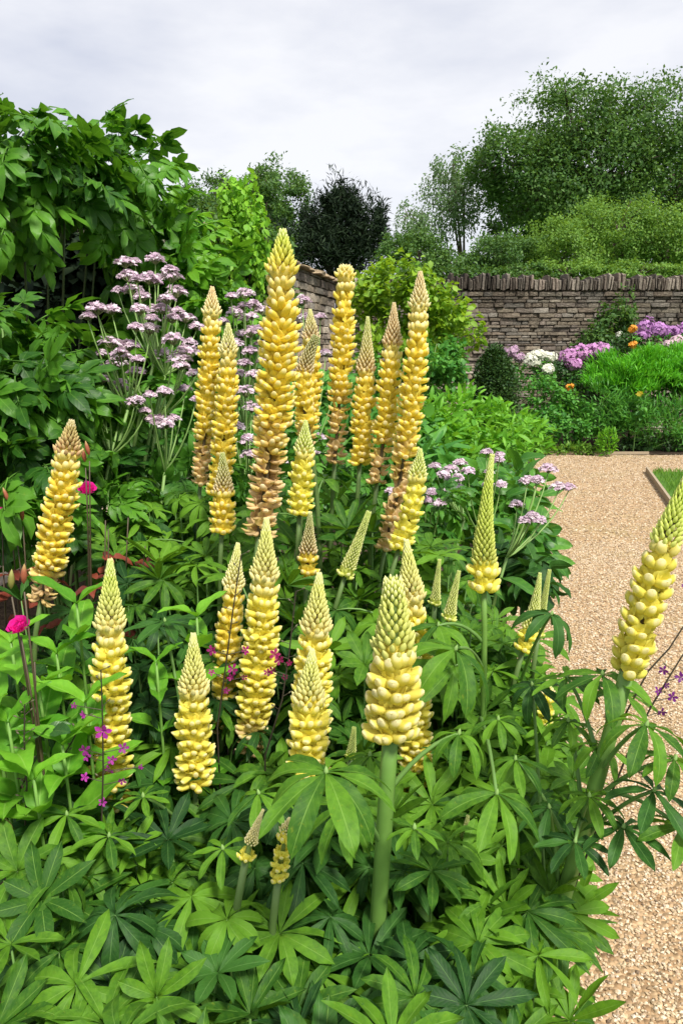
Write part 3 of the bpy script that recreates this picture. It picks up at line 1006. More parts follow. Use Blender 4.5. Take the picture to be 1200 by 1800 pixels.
def axis_fn(pts, Y):
    P = np.array([at(x, y, Y) for x, y in pts])       # top first
    P = P[::-1]
    seg = np.r_[0, np.cumsum(np.linalg.norm(np.diff(P, axis=0), axis=1))]

    def f(s):
        return np.array([np.interp(s * seg[-1], seg, P[:, i]) for i in range(3)])
    if len(P) == 3:
        a, c = P[0], P[2]
        m = seg[1] / seg[-1]
        b = (P[1] - (1 - m) ** 2 * a - m * m * c) / (2 * m * (1 - m))

        def f(s):
            return (1 - s) ** 2 * a + 2 * s * (1 - s) * b + s * s * c
    return f, seg[-1]


def lupin(key, label, pts, width, Y, col=GOLD, buds=.28, tip=GREEN, budlow=CREAM, fade=0.0, gap=.0, blunt=.10, foot=None, n_whorl=None, leaves=3, fat=False, stem_c=(.10, .17, .045), leafk='lupin_leaf', stem_r=None, lsize=(.085, .12), open_=1.0):
    f, L = axis_fn(pts, Y)
    R0 = px2m(width, Y) / 2 / 1.06
    b0 = f(0.0)
    if foot is None:
        foot = (b0[0] + random.uniform(-.04, .04), Y + random.uniform(.02, .10))
    base = np.array([foot[0], foot[1], .01])
    t = thing('lupin', label, 'lupin', base, 'yellow lupins')
    LUP[key] = (t, base, f, Y)
    sr = stem_r or max(.0045, R0 * .13)
    ax = np.array([f(s) for s in np.linspace(0, .97, 12)])
    d0 = unit(ax[1] - ax[0])
    low = bez(base, b0 - d0 * min(.25, b0[2] * .45), b0 + d0 * .004, 9)
    g = Geo().tube(low, np.linspace(sr * 1.35, sr * 1.05, len(low)), 8, stem_c)
    part('stem', g.mesh('stem', M_['stem'], base), t)
    sc2 = (.075, .055, .025) if fade or gap else (.14, .20, .05)
    g = Geo().tube(ax, np.linspace(sr, sr * .35, 12), 7, sc2)
    part('spike_axis', g.mesh('spike_axis', M_['stem'], base), t)
    # open flowers in whorls
    fl = 1 - buds
    pitch = .0168
    n_whorl = n_whorl or max(7, int(round(2 * math.pi * .74 * R0 / .0142)))
    fw = min(.0305 if fat else .0265, R0 * 1.05)
    tot_f = int((1 - buds) * L / pitch) * n_whorl
    gm = Geo()
    nw = max(1, int(fl * L / pitch))
    for wv in range(nw):
        s = (wv + .35) / nw * fl
        p, tan = f(s), unit(f(min(1, s + .02)) - f(max(0, s - .02)))
        q = s / fl
        ref = unit(np.cross(tan, [0.2, 1, 0.1])); ref2 = np.cross(tan, ref)
        faded = np.clip((fade - s) / max(.12, fade * .5), 0, 1) if fade else 0
        rr = R0 * (1.0 - .20 * max(0, q - .75) / .25) * (1 - .16 * faded)
        el = R(-4 + 16 * q + 34 * max(0, q - .72) / .28)
        for k in range(n_whorl):
            if random.random() < gap * (.45 + .55 * (1 - q)) + .10 * faded:
                continue
            a = 2 * math.pi * (k + .5 * (wv % 2) + random.uniform(-.26, .26)) / n_whorl
            o = math.cos(a) * ref + math.sin(a) * ref2
            e = el + random.uniform(-.20, .20)
            d = o * math.cos(e) + tan * math.sin(e)
            st = p + o * sr * .6 + tan * random.uniform(-.15, .15) * pitch
            ln = (rr * random.uniform(.82, 1.08) - sr * .5)
            fd = min(1, max(0, faded + random.uniform(-.35, .35))) if faded > .05 else 0
            c = col * (1 - fd) + TAN * fd
            c = c * random.uniform(.94, 1.03)
            if q > .9:
                c = c * .5 + CREAM * .5
            M = frames(st, d, tan + .15 * rng.normal(size=3), np.array([[fw * open_ * random.uniform(.85, 1.12), ln, fw * random.uniform(.9, 1.1)]]))[0]
            if tot_f > 270 and d[1] > .25:      # those on the far side, past the limit, stay joined
                gm.inst(FLORET[random.randrange(3)], M[None], np.clip(c, 0, 1)[None])
            elif faded > .55 and random.random() < .65:
                part('floret', WITHER_ME, t, rel(M, base), np.clip(c * random.uniform(.7, 1.1), 0, 1))
            else:
                part('floret', FLORET_ME[random.randrange(3) if not fat else 3 + random.randrange(2)], t, rel(M, base), np.clip(c, 0, 1))
    if gm.n:
        part('florets_behind', gm.mesh('florets_behind', M_['petal_mass'], base), t, stuff=True)
    # closed buds crowding towards the tip
    big = R0 * .55 / Y * FPX > 15.5
    g = Geo()
    s, row = fl, 0
    while s < .995:
        q = (s - fl) / buds
        rad = R0 * ((.70 - .70 * q ** .75) * (1 - blunt) + blunt * .8)
        bl = R0 * (.50 - .27 * q)
        tan = unit(f(min(1, s + .02)) - f(max(0, s - .03)))
        ref = unit(np.cross(tan, [0.2, 1, 0.1])); ref2 = np.cross(tan, ref)
        nb = 10 if q < .6 else 8
        e = R(60 + 24 * q)
        c = budlow * (1 - q ** .8) + tip * q ** .8
        for k in range(nb):
            a = 2 * math.pi * (k + .5 * (row % 2) + random.uniform(-.08, .08)) / nb
            o = math.cos(a) * ref + math.sin(a) * ref2
            d = o * math.cos(e) + tan * math.sin(e)
            st = f(s) + o * max(sr * .3, rad - bl * .55 * math.cos(e)) * .92
            M = frames(st, d, o, np.array([[bl * 1.05, bl, bl * 1.0]]) * random.uniform(.9, 1.1))
            cc = np.clip(c * random.uniform(.85, 1.1), 0, 1)
            if big and q < .75:
                part('bud', BUD_ME, t, rel(M[0], base), cc)
            else:
                g.inst(BUD, M, cc[None])
        s += bl * .50 / L * (1 if q < .8 else .8)
        row += 1
    g.inst(BUD, frames(f(.97), unit(f(1.0) - f(.95)), [0, 1, 0], R0 * .30), np.clip(tip, 0, 1)[None])
    part('bud_tip', g.mesh('bud_tip', M_['bud_petal_mass'], base), t, stuff=True)
    # stem leaves below the spike
    for k in range(leaves):
        a = random.uniform(0, 6.28)
        zq = .45 + .42 * (k + .5) / max(1, leaves)
        i = int(zq * (len(low) - 1))
        root = low[i]
        ln = random.uniform(.06, .13)
        o = np.array([math.cos(a), math.sin(a), 0])
        e = root + o * ln + np.array([0, 0, random.uniform(.01, .06)])
        if e[0] > edge_x(e[1]) + .1:
            continue
        pal_leaf(t, base, root, e, random.uniform(*lsize), leafk, o)
    return t


def pal_leaf(t, base, root, e, size, leafk, o, nrm=None):
    v = random.randrange(5)
    n = nrm if nrm is not None else np.array([o[0] * .45, o[1] * .45 - .25, .9]) + rng.normal(size=3) * .22
    M = frames(e, [o[0], o[1], .05], n, size)[0]
    lf = part('leaf', PALM_ME[leafk][random.randrange(9)], t, rel(M, base))
    g = Geo().tube(bez(root, root * .5 + e * .5 + np.array([0, 0, .02]), e, 5), [.0026, .0023, .002, .0018, .0016], 4, (.13, .25, .06))
    part('petiole', g.mesh('petiole', M_['stem'], base), t)
    return lf


# (key, label, spike points top first, width in px, metres ahead, options)
lupin('A', 'tallest golden lupin spike, green tipped, tan and withered towards its base', [(497, 406), (485, 680), (455, 940)], 80, 1.36, GOLD, .13, GREEN, GOLD * .95, fade=.42, gap=.12)
lupin('B', 'golden lupin spike with brown lower flowers, leftmost of the tall cluster', [(373, 506), (366, 690), (352, 850)], 48, 1.72, GOLD, .13, BROWNBUD * 1.2, CREAM, fade=.30, gap=.12)
lupin('C', 'slim golden lupin spike with greenish tip just right of the cluster\'s leftmost spike', [(401, 570), (398, 720), (382, 872)], 48, 1.64, GOLD, .16, PALEGREEN * .8, CREAM, gap=.1)
lupin('D', 'short lupin spike with a long thin green tip below the leftmost tall pair', [(391, 798), (393, 870), (390, 935)], 50, 1.48, GOLD, .48, GREEN * .7, BROWNBUD, gap=.08, blunt=.16)
lupin('E', 'golden lupin spike with pinkish buds close behind the tallest one', [(545, 546), (545, 680), (535, 795)], 46, 1.70, GOLD, .20, PALEGREEN * .8, np.array((.62, .40, .20)), fade=.2, gap=.14)
lupin('F', 'lupin spike with a bent green tip in front of the pinkish-budded one', [(556, 592), (538, 640), (540, 745)], 42, 1.58, GOLD, .42, GREEN * .45, BROWNBUD, gap=.12, blunt=.4)
lupin('G', 'slender golden lupin spike with a dark stem showing, middle of the tall cluster', [(607, 466), (600, 640), (588, 815)], 50, 1.70, GOLD, .06, CREAM, GOLD, fade=.40, gap=.30, blunt=.3)
lupin('H', 'golden lupin spike with a long pointed green and brown tip in the tall cluster', [(646, 558), (640, 700), (632, 815)], 48, 1.64, GOLD, .36, GREEN * .8, BROWNBUD * 1.2, gap=.30)
lupin('I', 'golden lupin spike with brown pointed tip beside the right-hand tall one', [(692, 535), (682, 700), (662, 850)], 50, 1.60, GOLD, .22, BROWNBUD, np.array((.7, .48, .22)), fade=.28, gap=.30)
lupin('J', 'tall golden lupin spike on the right of the cluster, orange-brown withered below', [(738, 478), (724, 700), (676, 965)], 52, 1.54, GOLD, .12, BROWNBUD, CREAM, fade=.46, gap=.30)
lupin('K', 'small lemon yellow lupin spike with thin green tip below the tall cluster', [(537, 742), (532, 820), (526, 905)], 52, 1.48, LEMON, .32, GREEN, PALEGREEN, gap=.08)
lupin('L', 'lemon yellow lupin spike leaning against the withered right-hand one', [(738, 790), (728, 870), (700, 965)], 48, 1.42, LEMON, .26, GREEN, PALEGREEN, gap=.06)
lupin('M', 'leaning golden lupin spike among the roses with a dark brown stem showing', [(126, 741), (106, 890), (72, 1058)], 68, 1.36, GOLD, .17, np.array((.55, .45, .16)), np.array((.66, .42, .22)), fade=.22, gap=.16)
lupin('N', 'long full yellow lupin spike with purple flowers growing in front of it', [(194, 987), (194, 1180), (197, 1412)], 84, 1.12, LEMON * .75 + GOLD * .25, .26, GREEN * 1.15, CREAM, gap=.05)
lupin('O', 'short full yellow lupin spike with cream pointed tip above dark foliage', [(340, 1118), (341, 1240), (343, 1378)], 82, 1.10, LEMON * .75 + GOLD * .25, .36, PALEGREEN, CREAM, gap=.05)
lupin('P', 'thin yellow lupin spike half hidden by the full one with maroon flowers', [(418, 956), (402, 1120), (390, 1285)], 58, 1.26, GOLD, .22, PALEGREEN, CREAM, gap=.14, fade=.1)
lupin('Q', 'full yellow lupin spike crossed by maroon mullein flowers', [(468, 914), (460, 1100), (438, 1322)], 76, 1.20, LEMON * .75 + GOLD * .25, .24, PALEGREEN, CREAM, fade=.16, gap=.05)
lupin('R', 'full yellow lupin spike with broad cream cone standing behind the shorter front one', [(561, 1011), (554, 1120), (545, 1290)], 84, 1.14, LEMON * .75 + GOLD * .25, .34, PALEGREEN, CREAM, gap=.03)
lupin('S', 'short full yellow lupin spike rising straight out of the big drooping leaf', [(548, 1147), (543, 1240), (540, 1352)], 88, .98, LEMON * .75 + GOLD * .25, .42, PALEGREEN, CREAM, gap=.0)
lupin('T', 'small lupin spike with brown buds and few tan flowers in the middle foliage', [(545, 904), (542, 960), (538, 1028)], 46, 1.44, GOLD * .9, .55, GREEN * .6, BROWNBUD, gap=.1, blunt=.16)
lupin('U', 'unopened leaning green lupin spike among the leaves', [(648, 900), (630, 950), (605, 1015)], 38, 1.42, PALEGREEN, .86, GREEN, PALEGREEN, blunt=.3)
lupin('V', 'yellow lupin spike with cream cone standing behind the fat pale one', [(714, 953), (728, 1180), (722, 1425)], 76, 1.16, LEMON * .75 + GOLD * .25, .2, PALEGREEN, CREAM, gap=.04)
lupin('W', 'fat pale lemon lupin spike with large closed buds and thick green stem', [(690, 1022), (692, 1140), (686, 1292)], 114, .84, np.array((.86, .76, .15)), .46, PALEGREEN, np.array((.70, .70, .20)), blunt=.36, fat=True, stem_c=(.13, .26, .05), stem_r=.0095, leaves=2, foot=(.03, .93))
lupin('X', 'green budded lupin spike with only its lowest flowers open near the path', [(864, 802), (852, 920), (850, 1036)], 64, 1.18, LEMON, .80, GREEN * 1.1, np.array((.66, .68, .16)), blunt=.12, fat=True, stem_c=(.14, .27, .05), foot=(.26, 1.22))
lupin('Y', 'pale lemon lupin spike leaning out over the gravel path with its stem showing', [(1213, 822), (1150, 1010), (1100, 1185)], 78, .90, np.array((.86, .77, .14)), .36, GREEN * 1.1, PALEGREEN, gap=.34, fat=True, stem_c=(.13, .25, .05), stem_r=.0095, foot=(.235, .98), leaves=1)
lupin('Z', 'small pale green lupin spike with a few yellow flowers at its foot by the gravel', [(948, 1010), (936, 1080), (918, 1145)], 44, 1.30, LEMON, .70, GREEN, PALEGREEN, blunt=.14, foot=(.30, 1.34))
lupin('a', 'slim unopened green lupin spike pointing up beside the small pale green one', [(965, 1002), (955, 1060), (945, 1120)], 26, 1.34, PALEGREEN, .9, GREEN, GREEN, blunt=.3, leaves=1, foot=(.33, 1.38))
lupin('b', 'tiny green lupin spike behind the yellow one with the cream cone', [(772, 984), (768, 1020), (764, 1062)], 26, 1.40, PALEGREEN, .9, GREEN, PALEGREEN, blunt=.25)
lupin('c', 'small green budded lupin spike leaning left beneath the tall green budded one', [(806, 1005), (797, 1045), (788, 1090)], 32, 1.34, PALEGREEN, .88, GREEN, PALEGREEN, blunt=.25)
lupin('d', 'small yellow lupin spike buried in the leaves near the path', [(962, 1195), (960, 1235), (955, 1275)], 36, 1.20, LEMON, .3, PALEGREEN, CREAM, foot=(.33, 1.24))
lupin('e', 'cream budded lupin spike showing under the left side of the big drooping leaf', [(462, 1425), (446, 1465), (430, 1520)], 40, .80, LEMON, .6, CREAM, CREAM, foot=(-.09, .86), leaves=1)
lupin('f', 'yellow lupin spike showing under the middle of the big drooping leaf', [(508, 1440), (498, 1490), (488, 1550)], 44, .80, LEMON, .2, CREAM, CREAM, foot=(-.06, .88), leaves=1)
lupin('g', 'small dark green lupin bud spike low among the leaves by the path', [(822, 1435), (815, 1470), (808, 1505)], 32, .98, PALEGREEN * .7, .9, GREEN * .7, GREEN * .7, blunt=.25, foot=(.18, 1.02))
lupin('h', 'dark tipped lupin spike with few flowers in the shade of the tall cluster', [(622, 1280), (620, 1300), (616, 1330)], 26, 1.02, GREEN, .9, GREEN, GREEN, blunt=.4, leaves=2)


# large leaves: (lupin, px, py, Y, leaflet px, normal, droop index, leaflets, material, turn)
def hero(key, px, py, Y, lpx, nrm, dr, n=9, mat='lupin_leaf', turn=0.0, gap=.6, rootf=.75, tilt=0.0):
    t, base, f, YY = LUP[key]
    c = at(px, py, Y)
    b0 = f(0.0)
    root = base + (b0 - base) * rootf
    size = px2m(lpx, Y)
    F = frames(c, [math.sin(turn), math.cos(turn), 0], nrm, 1.0)[0]
    g = Geo()
    mid = root * .5 + c * .5 + np.array([0, 0, .03])
    P = (bez(root, mid, c, 7) - c) @ F[:3, :3]
    g.tube(P, np.linspace(.0036, .0022, 7), 6, (.13, .25, .06))
    g.add(*xf(BUD[:3] + (np.tile((.25, .40, .12), (len(BUD[0]), 1)),), rotx(math.pi / 2), (0, 0, -.004), .012))
    lf = part('leaf', g.mesh('leaf', M_['stem']), t, rel(F, base))
    for k in range(n):
        a = (k / (n - 1) - .5) * (2 * math.pi - gap) + random.uniform(-.07, .07)
        L = size * 1.12 * (1.0 - .28 * abs(k / (n - 1) - .5) * 2) * random.uniform(.93, 1.06)
        M = np.eye(4)
        M[:3, :3] = rotz(-a + math.pi) @ rotx(tilt + random.uniform(-.10, .10)) @ roty(random.uniform(-.22, .22)) * L
        M[:3, :3] = M[:3, :3] @ np.diag([random.uniform(.9, 1.08), 1, 1])
        j = min(3, max(0, dr + random.choice((-1, 0, 0, 0, 1)) if 0 < dr < 3 else dr))
        part('leaflet', HERO_ME[mat][j], lf, M)


hero('W', 573, 1358, .70, 168, (0, -.25, .96), 2, 12, 'lupin_leaf', 0, .35, .8, .02)
hero('X', 800, 1142, .92, 135, (.25, -.25, .93), 3, 8, 'lupin_leaf', .2, .7, .85)
hero('W', 806, 1290, .86, 88, (.2, -.35, .9), 3, 8, 'lupin_leaf', -.2, .6, .9)
hero('Z', 968, 1080, 1.10, 85, (.25, -.25, .93), 3, 8, 'lupin_leaf_dark', .3, .6, .9)
hero('Y', 1135, 1275, .82, 118, (.1, -.45, .88), 2, 8, 'lupin_leaf', .2, .6, .82)
hero('Y', 1058, 1186, .92, 105, (-.1, -.3, .93), 2, 9, 'lupin_leaf', 0, .6, .9)
hero('Y', 1148, 1390, .84, 110, (.15, -.3, .93), 1, 7, 'lupin_leaf_dark', .5, .8, .7)
hero('Y', 995, 1190, 1.0, 80, (-.2, -.3, .9), 1, 8, 'lupin_leaf', 0, .6, .85)
hero('Y', 998, 1268, .98, 66, (0, -.2, .95), 2, 9, 'lupin_leaf', 0, .6, .75)
hero('X', 875, 1265, 1.02, 62, (0, -.25, .95), 2, 9, 'lupin_leaf', 0, .6, .7)
hero('X', 872, 1395, .80, 125, (.05, -.30, .94), 2, 9, 'lupin_leaf', .4, .6, .75)
hero('g', 728, 1456, .78, 66, (0, -.55, .8), 1, 9, 'lupin_leaf', 0, .4, .9)
hero('h', 650, 1328, .92, 66, (0, -.45, .88), 1, 9, 'lupin_leaf', 0, .5, .9)
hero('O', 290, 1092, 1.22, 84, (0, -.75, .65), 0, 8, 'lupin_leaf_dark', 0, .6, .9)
hero('N', 192, 1470, .92, 74, (.1, -.5, .85), 1, 8, 'lupin_leaf', 0, .6, .8)
hero('N', 118, 1432, .95, 80, (-.2, -.5, .85), 1, 8, 'lupin_leaf', .5, .6, .8)
hero('O', 252, 1400, .98, 58, (0, -.6, .8), 0, 8, 'lupin_leaf', 0, .5, .8)
hero('O', 392, 1492, .88, 78, (.1, -.55, .83), 1, 8, 'lupin_leaf', -.4, .5, .7)
hero('Y', 965, 1420, .90, 85, (-.2, -.3, .93), 2, 8, 'lupin_leaf_dark', 0, .6, .6)
hero('X', 770, 1100, 1.12, 80, (0, -.3, .95), 2, 9, 'lupin_leaf', 0, .6, .9)


for q in ((1090, 1215, .96, 80, (.1, -.3, .93), 1), (1185, 1335, .84, 95, (.3, -.3, .9), 2), (1095, 1455, .84, 100, (.1, -.4, .9), 1), (1035, 1400, .88, 80, (-.1, -.3, .93), 2),
          (1195, 1455, .82, 90, (.2, -.4, .9), 2), (1055, 1310, .92, 75, (0, -.3, .93), 2), (935, 1205, 1.05, 75, (-.2, -.3, .9), 2), (905, 1335, .96, 80, (0, -.3, .93), 2), (1010, 1480, .84, 85, (0, -.4, .9), 1)):
    hero('Y', *q, 9, random.choice(('lupin_leaf', 'lupin_leaf', 'lupin_leaf_dark')), random.uniform(-.5, .5), .5, random.uniform(.5, .85))
hero('S', 455, 1395, .92, 85, (-.2, -.3, .93), 2, 9, 'lupin_leaf', 0, .5, .8)


# ------------------------------------------------------------------ lupin leaf clumps
def clump(px, py, Y, r, n, label, leafk='lupin_leaf', size=(.06, .10), squash=.6):
    c = at(px, py, Y)
    base = np.array([c[0], Y, .01])
    t = thing('lupin_foliage', label, 'lupin leaves', base, 'lupin leaf clumps filling the bed')
    for k in range(n):
        a, q = k * 2.4 + random.uniform(-.3, .3), math.sqrt((k + .5) / n)
        o = np.array([math.cos(a), math.sin(a), 0])
        e = c + o * r * q + np.array([0, 0, -r * squash * 2 * q * q + random.uniform(-.12, .03)])
        if e[0] > edge_x(e[1]) + .10:
            continue
        e[2] = max(e[2], .05)
        root = base + o * .02 + np.array([0, 0, .02])
        M = frames(e, [o[0], o[1], .05], np.array([o[0] * .5 * q, o[1] * .5 * q - .30, .85]) + rng.normal(size=3) * .2, random.uniform(*size))[0]
        lf = part('leaf', PALM_ME[leafk][random.randrange(9)], t, rel(M, base))
        g = Geo().tube(bez(root, (root[0] * .8 + e[0] * .2, root[1] * .8 + e[1] * .2, e[2] * .7), e, 6), np.linspace(.0034, .0016, 6), 4, (.12, .24, .055))
        part('petiole', g.mesh('petiole', M_['stem'], base), t)


LC1 = 'clump of green finger-leaved lupin foliage among the flower spikes'
LC2 = 'clump of lupin leaves coloured dark for the shade inside the border'
LC3 = 'clump of lupin leaves overhanging the edge of the gravel path'
for px, py, Y, r in ((285, 830, 1.85, .17), (330, 870, 1.70, .16), (245, 900, 1.72, .15), (340, 945, 1.52, .14), (285, 985, 1.50, .14),
                     (440, 880, 1.72, .18), (480, 975, 1.55, .15), (560, 850, 1.85, .20), (610, 880, 1.72, .17), (660, 900, 1.64, .15), (580, 950, 1.58, .15),
                     (520, 1060, 1.45, .13), (600, 1030, 1.42, .15), (640, 1100, 1.32, .13), (350, 1200, 1.25, .13), (620, 1190, 1.20, .12), (275, 1330, 1.18, .10),
                     (485, 1350, 1.12, .10), (615, 1400, 1.0, .10), (420, 1380, 1.04, .12), (260, 1480, .94, .11), (120, 1470, .90, .13), (330, 1500, .90, .13), (700, 880, 1.75, .15),
                     (770, 960, 1.62, .15), (750, 1050, 1.45, .14), (820, 1060, 1.42, .13), (780, 1150, 1.28, .13), (650, 1230, 1.25, .12)):
    clump(px, py, Y, r, 16, LC1)
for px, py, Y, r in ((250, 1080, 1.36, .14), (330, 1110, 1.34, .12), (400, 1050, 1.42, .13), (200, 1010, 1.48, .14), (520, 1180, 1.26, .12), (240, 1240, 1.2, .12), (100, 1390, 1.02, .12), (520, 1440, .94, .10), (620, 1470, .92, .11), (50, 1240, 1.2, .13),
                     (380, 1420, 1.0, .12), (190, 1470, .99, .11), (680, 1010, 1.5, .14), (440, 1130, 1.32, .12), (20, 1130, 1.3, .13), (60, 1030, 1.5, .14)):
    clump(px, py, Y, r, 12, LC2, 'lupin_leaf_dark')  # darker copy of the leaf material, bed shade put into its colour
for px, py, Y, r in ((870, 1130, 1.36, .13), (920, 1180, 1.28, .12), (860, 1200, 1.25, .12), (960, 1240, 1.22, .11), (880, 1300, 1.12, .12), (940, 1330, 1.10, .11), (830, 1350, 1.06, .12), (900, 1420, 1.0, .12), (790, 1430, .98, .12), (930, 1500, .96, .11),
                     (830, 1260, 1.2, .12), (880, 1070, 1.46, .12), (760, 1490, .9, .12), (850, 1500, .9, .12)):
    clump(px, py, Y, r, 17, LC3)
LC4 = 'clump of lupin leaves in the front of the bed, below the flower spikes'
for px, py, Y, r in ((40, 1580, .82, .12), (170, 1600, .80, .12), (300, 1620, .78, .12), (430, 1640, .76, .11), (560, 1660, .74, .11), (690, 1610, .78, .12), (810, 1620, .80, .11), (100, 1730, .70, .11), (240, 1750, .68, .11), (380, 1770, .66, .11),
                     (520, 1790, .64, .1), (660, 1760, .67, .11), (790, 1750, .70, .10), (920, 1640, .84, .10), (30, 1820, .62, .1), (180, 1860, .6, .1), (450, 1890, .58, .1), (620, 1880, .58, .1)):
    clump(px, py, Y, r, 13, LC4, random.choice(('lupin_leaf', 'lupin_leaf_dark')), (.07, .10))


# ------------------------------------------------------------------ upright plants with broad bright leaves
def leafy_stem(label, px, py, Y, pairs, size, mat='bright_leaf', lean=(0, 0), group='broad-leaved shoots', name='leafy_shoot', pitch=.05, up=1.05):
    top = at(px, py, Y)
    base = np.array([top[0] + lean[0], Y + .04 + lean[1], .01])
    t = thing(name, label, 'plant', base, group)
    st = bez(base, (base[0], base[1], top[2] * .5), top, 12)
    part('stem', Geo().tube(st, np.linspace(.0042, .0022, 12), 6, (.16, .32, .06)).mesh('stem', M_['stem'], base), t)
    for k in range(pairs):
        z = top[2] - k * pitch * (1 + .15 * k)
        if z < .06:
            break
        p = np.array([np.interp(z, st[:, 2], st[:, i]) for i in range(3)])
        a0 = k * 1.57 + random.uniform(-.3, .3) + .3
        for q in (0, math.pi):
            a = a0 + q
            o = np.array([math.cos(a), math.sin(a), 0])
            e = up - .16 * k + random.uniform(-.15, .15)
            s = size * (1.0 if k else .72) * random.uniform(.85, 1.15)
            M = frames(p, o + np.array([0, 0, e]), np.array([-o[0] * e, -o[1] * e, 1]), s)[0]
            part('leaf', OVATE_ME[mat][random.randrange(3)], t, rel(M, base))


for px, py, Y, n, s, lab in ((135, 1062, 1.16, 6, .085, 'tall bright-leaved shoot between the leaning lupin and the long full spike'),
                             (20, 1130, 1.10, 6, .09, 'bright-leaved shoot just behind the open magenta rose'),
                             (346, 1085, 1.18, 5, .07, 'bright shoot with two upright pointed leaves above the short full spike'),
                             (70, 1215, 1.06, 6, .085, 'bright-leaved shoot below the open magenta rose'),
                             (150, 1235, 1.04, 5, .08, 'bright-leaved shoot pressed against the left of the long full spike'),
                             (275, 1165, 1.14, 5, .06, 'small bright-leaved shoot between the long full spike and the short one'),
                             (15, 1270, .98, 6, .085, 'bright-leaved shoot left of the seeding mullein stem'),
                             (110, 1310, .98, 5, .08, 'low bright-leaved shoot between the seeding mullein and the purple one'),
                             (60, 1370, .94, 5, .08, 'low bright-leaved shoot above the scarlet rose bud'),
                             (-20, 1180, 1.0, 5, .09, 'bright-leaved shoot reaching in beside the open magenta rose'),
                             (100, 1150, 1.12, 5, .08, 'bright-leaved shoot with broad leaves right of the open magenta rose')):
    leafy_stem(lab, px, py, Y, n, s * 1.25)


# ------------------------------------------------------------------ tall lovage-like shrubs on the left
def lovage(label, blobs, n, nobj, mat='lovage_leaf', size=(.13, .22), **kw):
    return shrub('lovage', label, 'shrub', blobs, LOBED, LOBED_ME[mat], M_[mat], size, n, nobj, 'tall cut-leaved shrubs', **kw)


lovage('tall dark-green cut-leaved shrub whose upper boughs hang over a dark hollow', [(60, 300, 2.60, 100, 48, .30, 1.3), (195, 318, 2.95, 70, 70, .30, 1), (30, 260, 2.6, 80, 45, .3, .6), (170, 275, 2.95, 55, 40, .25, .4), (5, 370, 2.4, 40, 40, .2, .2)], 250, 250, size=(.14, .23), stems=6, base=(-1.3, 3.1), stem_r=.007, stem_c=(.05, .07, .025), shell=.35)
lovage('bright green cut-leaved shrub behind the mauve flower heads', [(290, 440, 3.4, 70, 62, .25, 1.2), (335, 520, 3.3, 75, 80, .25, 1.2), (370, 600, 3.4, 60, 80, .25, .8), (290, 560, 3.6, 80, 80, .2, .8), (300, 660, 3.2, 90, 60, .2, .8)], 420, 270, 'lovage_light', (.14, .24), stems=7, base=(-1.0, 3.7), stem_r=.010, shell=.4)
lovage('dark-green cut-leaved shrub below the hollow beside the mauve flower heads', [(15, 585, 1.95, 50, 40, .25, .7), (55, 670, 1.9, 80, 50, .25, 1.3), (110, 665, 2.1, 40, 35, .25, .6), (40, 740, 1.8, 80, 55, .22, 1), (60, 815, 1.75, 70, 45, .2, .8)], 290, 290, size=(.11, .19), stems=7, base=(-.85, 2.05), stem_r=.008, shell=.4)
shrub('hollow_shade_fill', 'dense leafy fill coloured near-black as the shade of the hollow against the side wall', 'shrub', [(110, 480, 3.6, 150, 110, .25, 1.5), (40, 640, 3.2, 130, 130, .25, 1.2), (250, 700, 3.6, 130, 100, .2, 1)], SMALL, None, M_['conifer_leaf'], (.05, .09), 7000, 0, None, 5, (.04, .03, .02), stem_r=.014, shell=.3, base=(-1.4, 3.6))  # near-black leaf colour paints the deep shade of the hollow
lovage('low green cut-leaved plant behind the leaning lupin', [(60, 900, 1.72, 90, 50, .15, 1), (180, 880, 1.85, 70, 45, .15, 1), (140, 800, 2.0, 60, 50, .15, .8)], 110, 110, size=(.08, .13), stems=4, stem_r=.004)


# ------------------------------------------------------------------ mauve valerian
def umbel(c, r, n):
    """a flat domed head of tiny mauve flowers"""
    q, a = np.sqrt(rng.random(n)), rng.random(n) * 6.28
    P = np.c_[np.cos(a) * q * r, np.sin(a) * q * r, (1 - q ** 2) * r * .55 + rng.normal(size=n) * r * .09]
    D = unit(np.c_[np.cos(a) * q * .6, np.sin(a) * q * .6, np.ones(n)] + rng.normal(size=(n, 3)) * .3)
    M = frames(P + c, np.cross(D, rng.normal(size=(n, 3))), D, rng.uniform(.008, .0125, n) * 1.5)
    col = np.array([(.74, .58, .69), (.84, .73, .80), (.58, .41, .53), (.80, .66, .72)])[rng.integers(0, 4, n)] * rng.uniform(.8, 1.1, (n, 1))
    g = Geo().inst(STAR, M, np.clip(col, 0, 1))
    # pinkish-green buds and stalklets under the dome
    m = 16
    for k in range(m):
        a = k * 2.4
        q = math.sqrt((k + .5) / m) * .9
        e = c + np.array([math.cos(a) * q * r, math.sin(a) * q * r, (1 - q * q) * r * .45 - .003])
        g.tube(np.array([c - np.array([0, 0, r * .45]), e]), [.0012, .0009], 3, (.22, .26, .10))
    return g


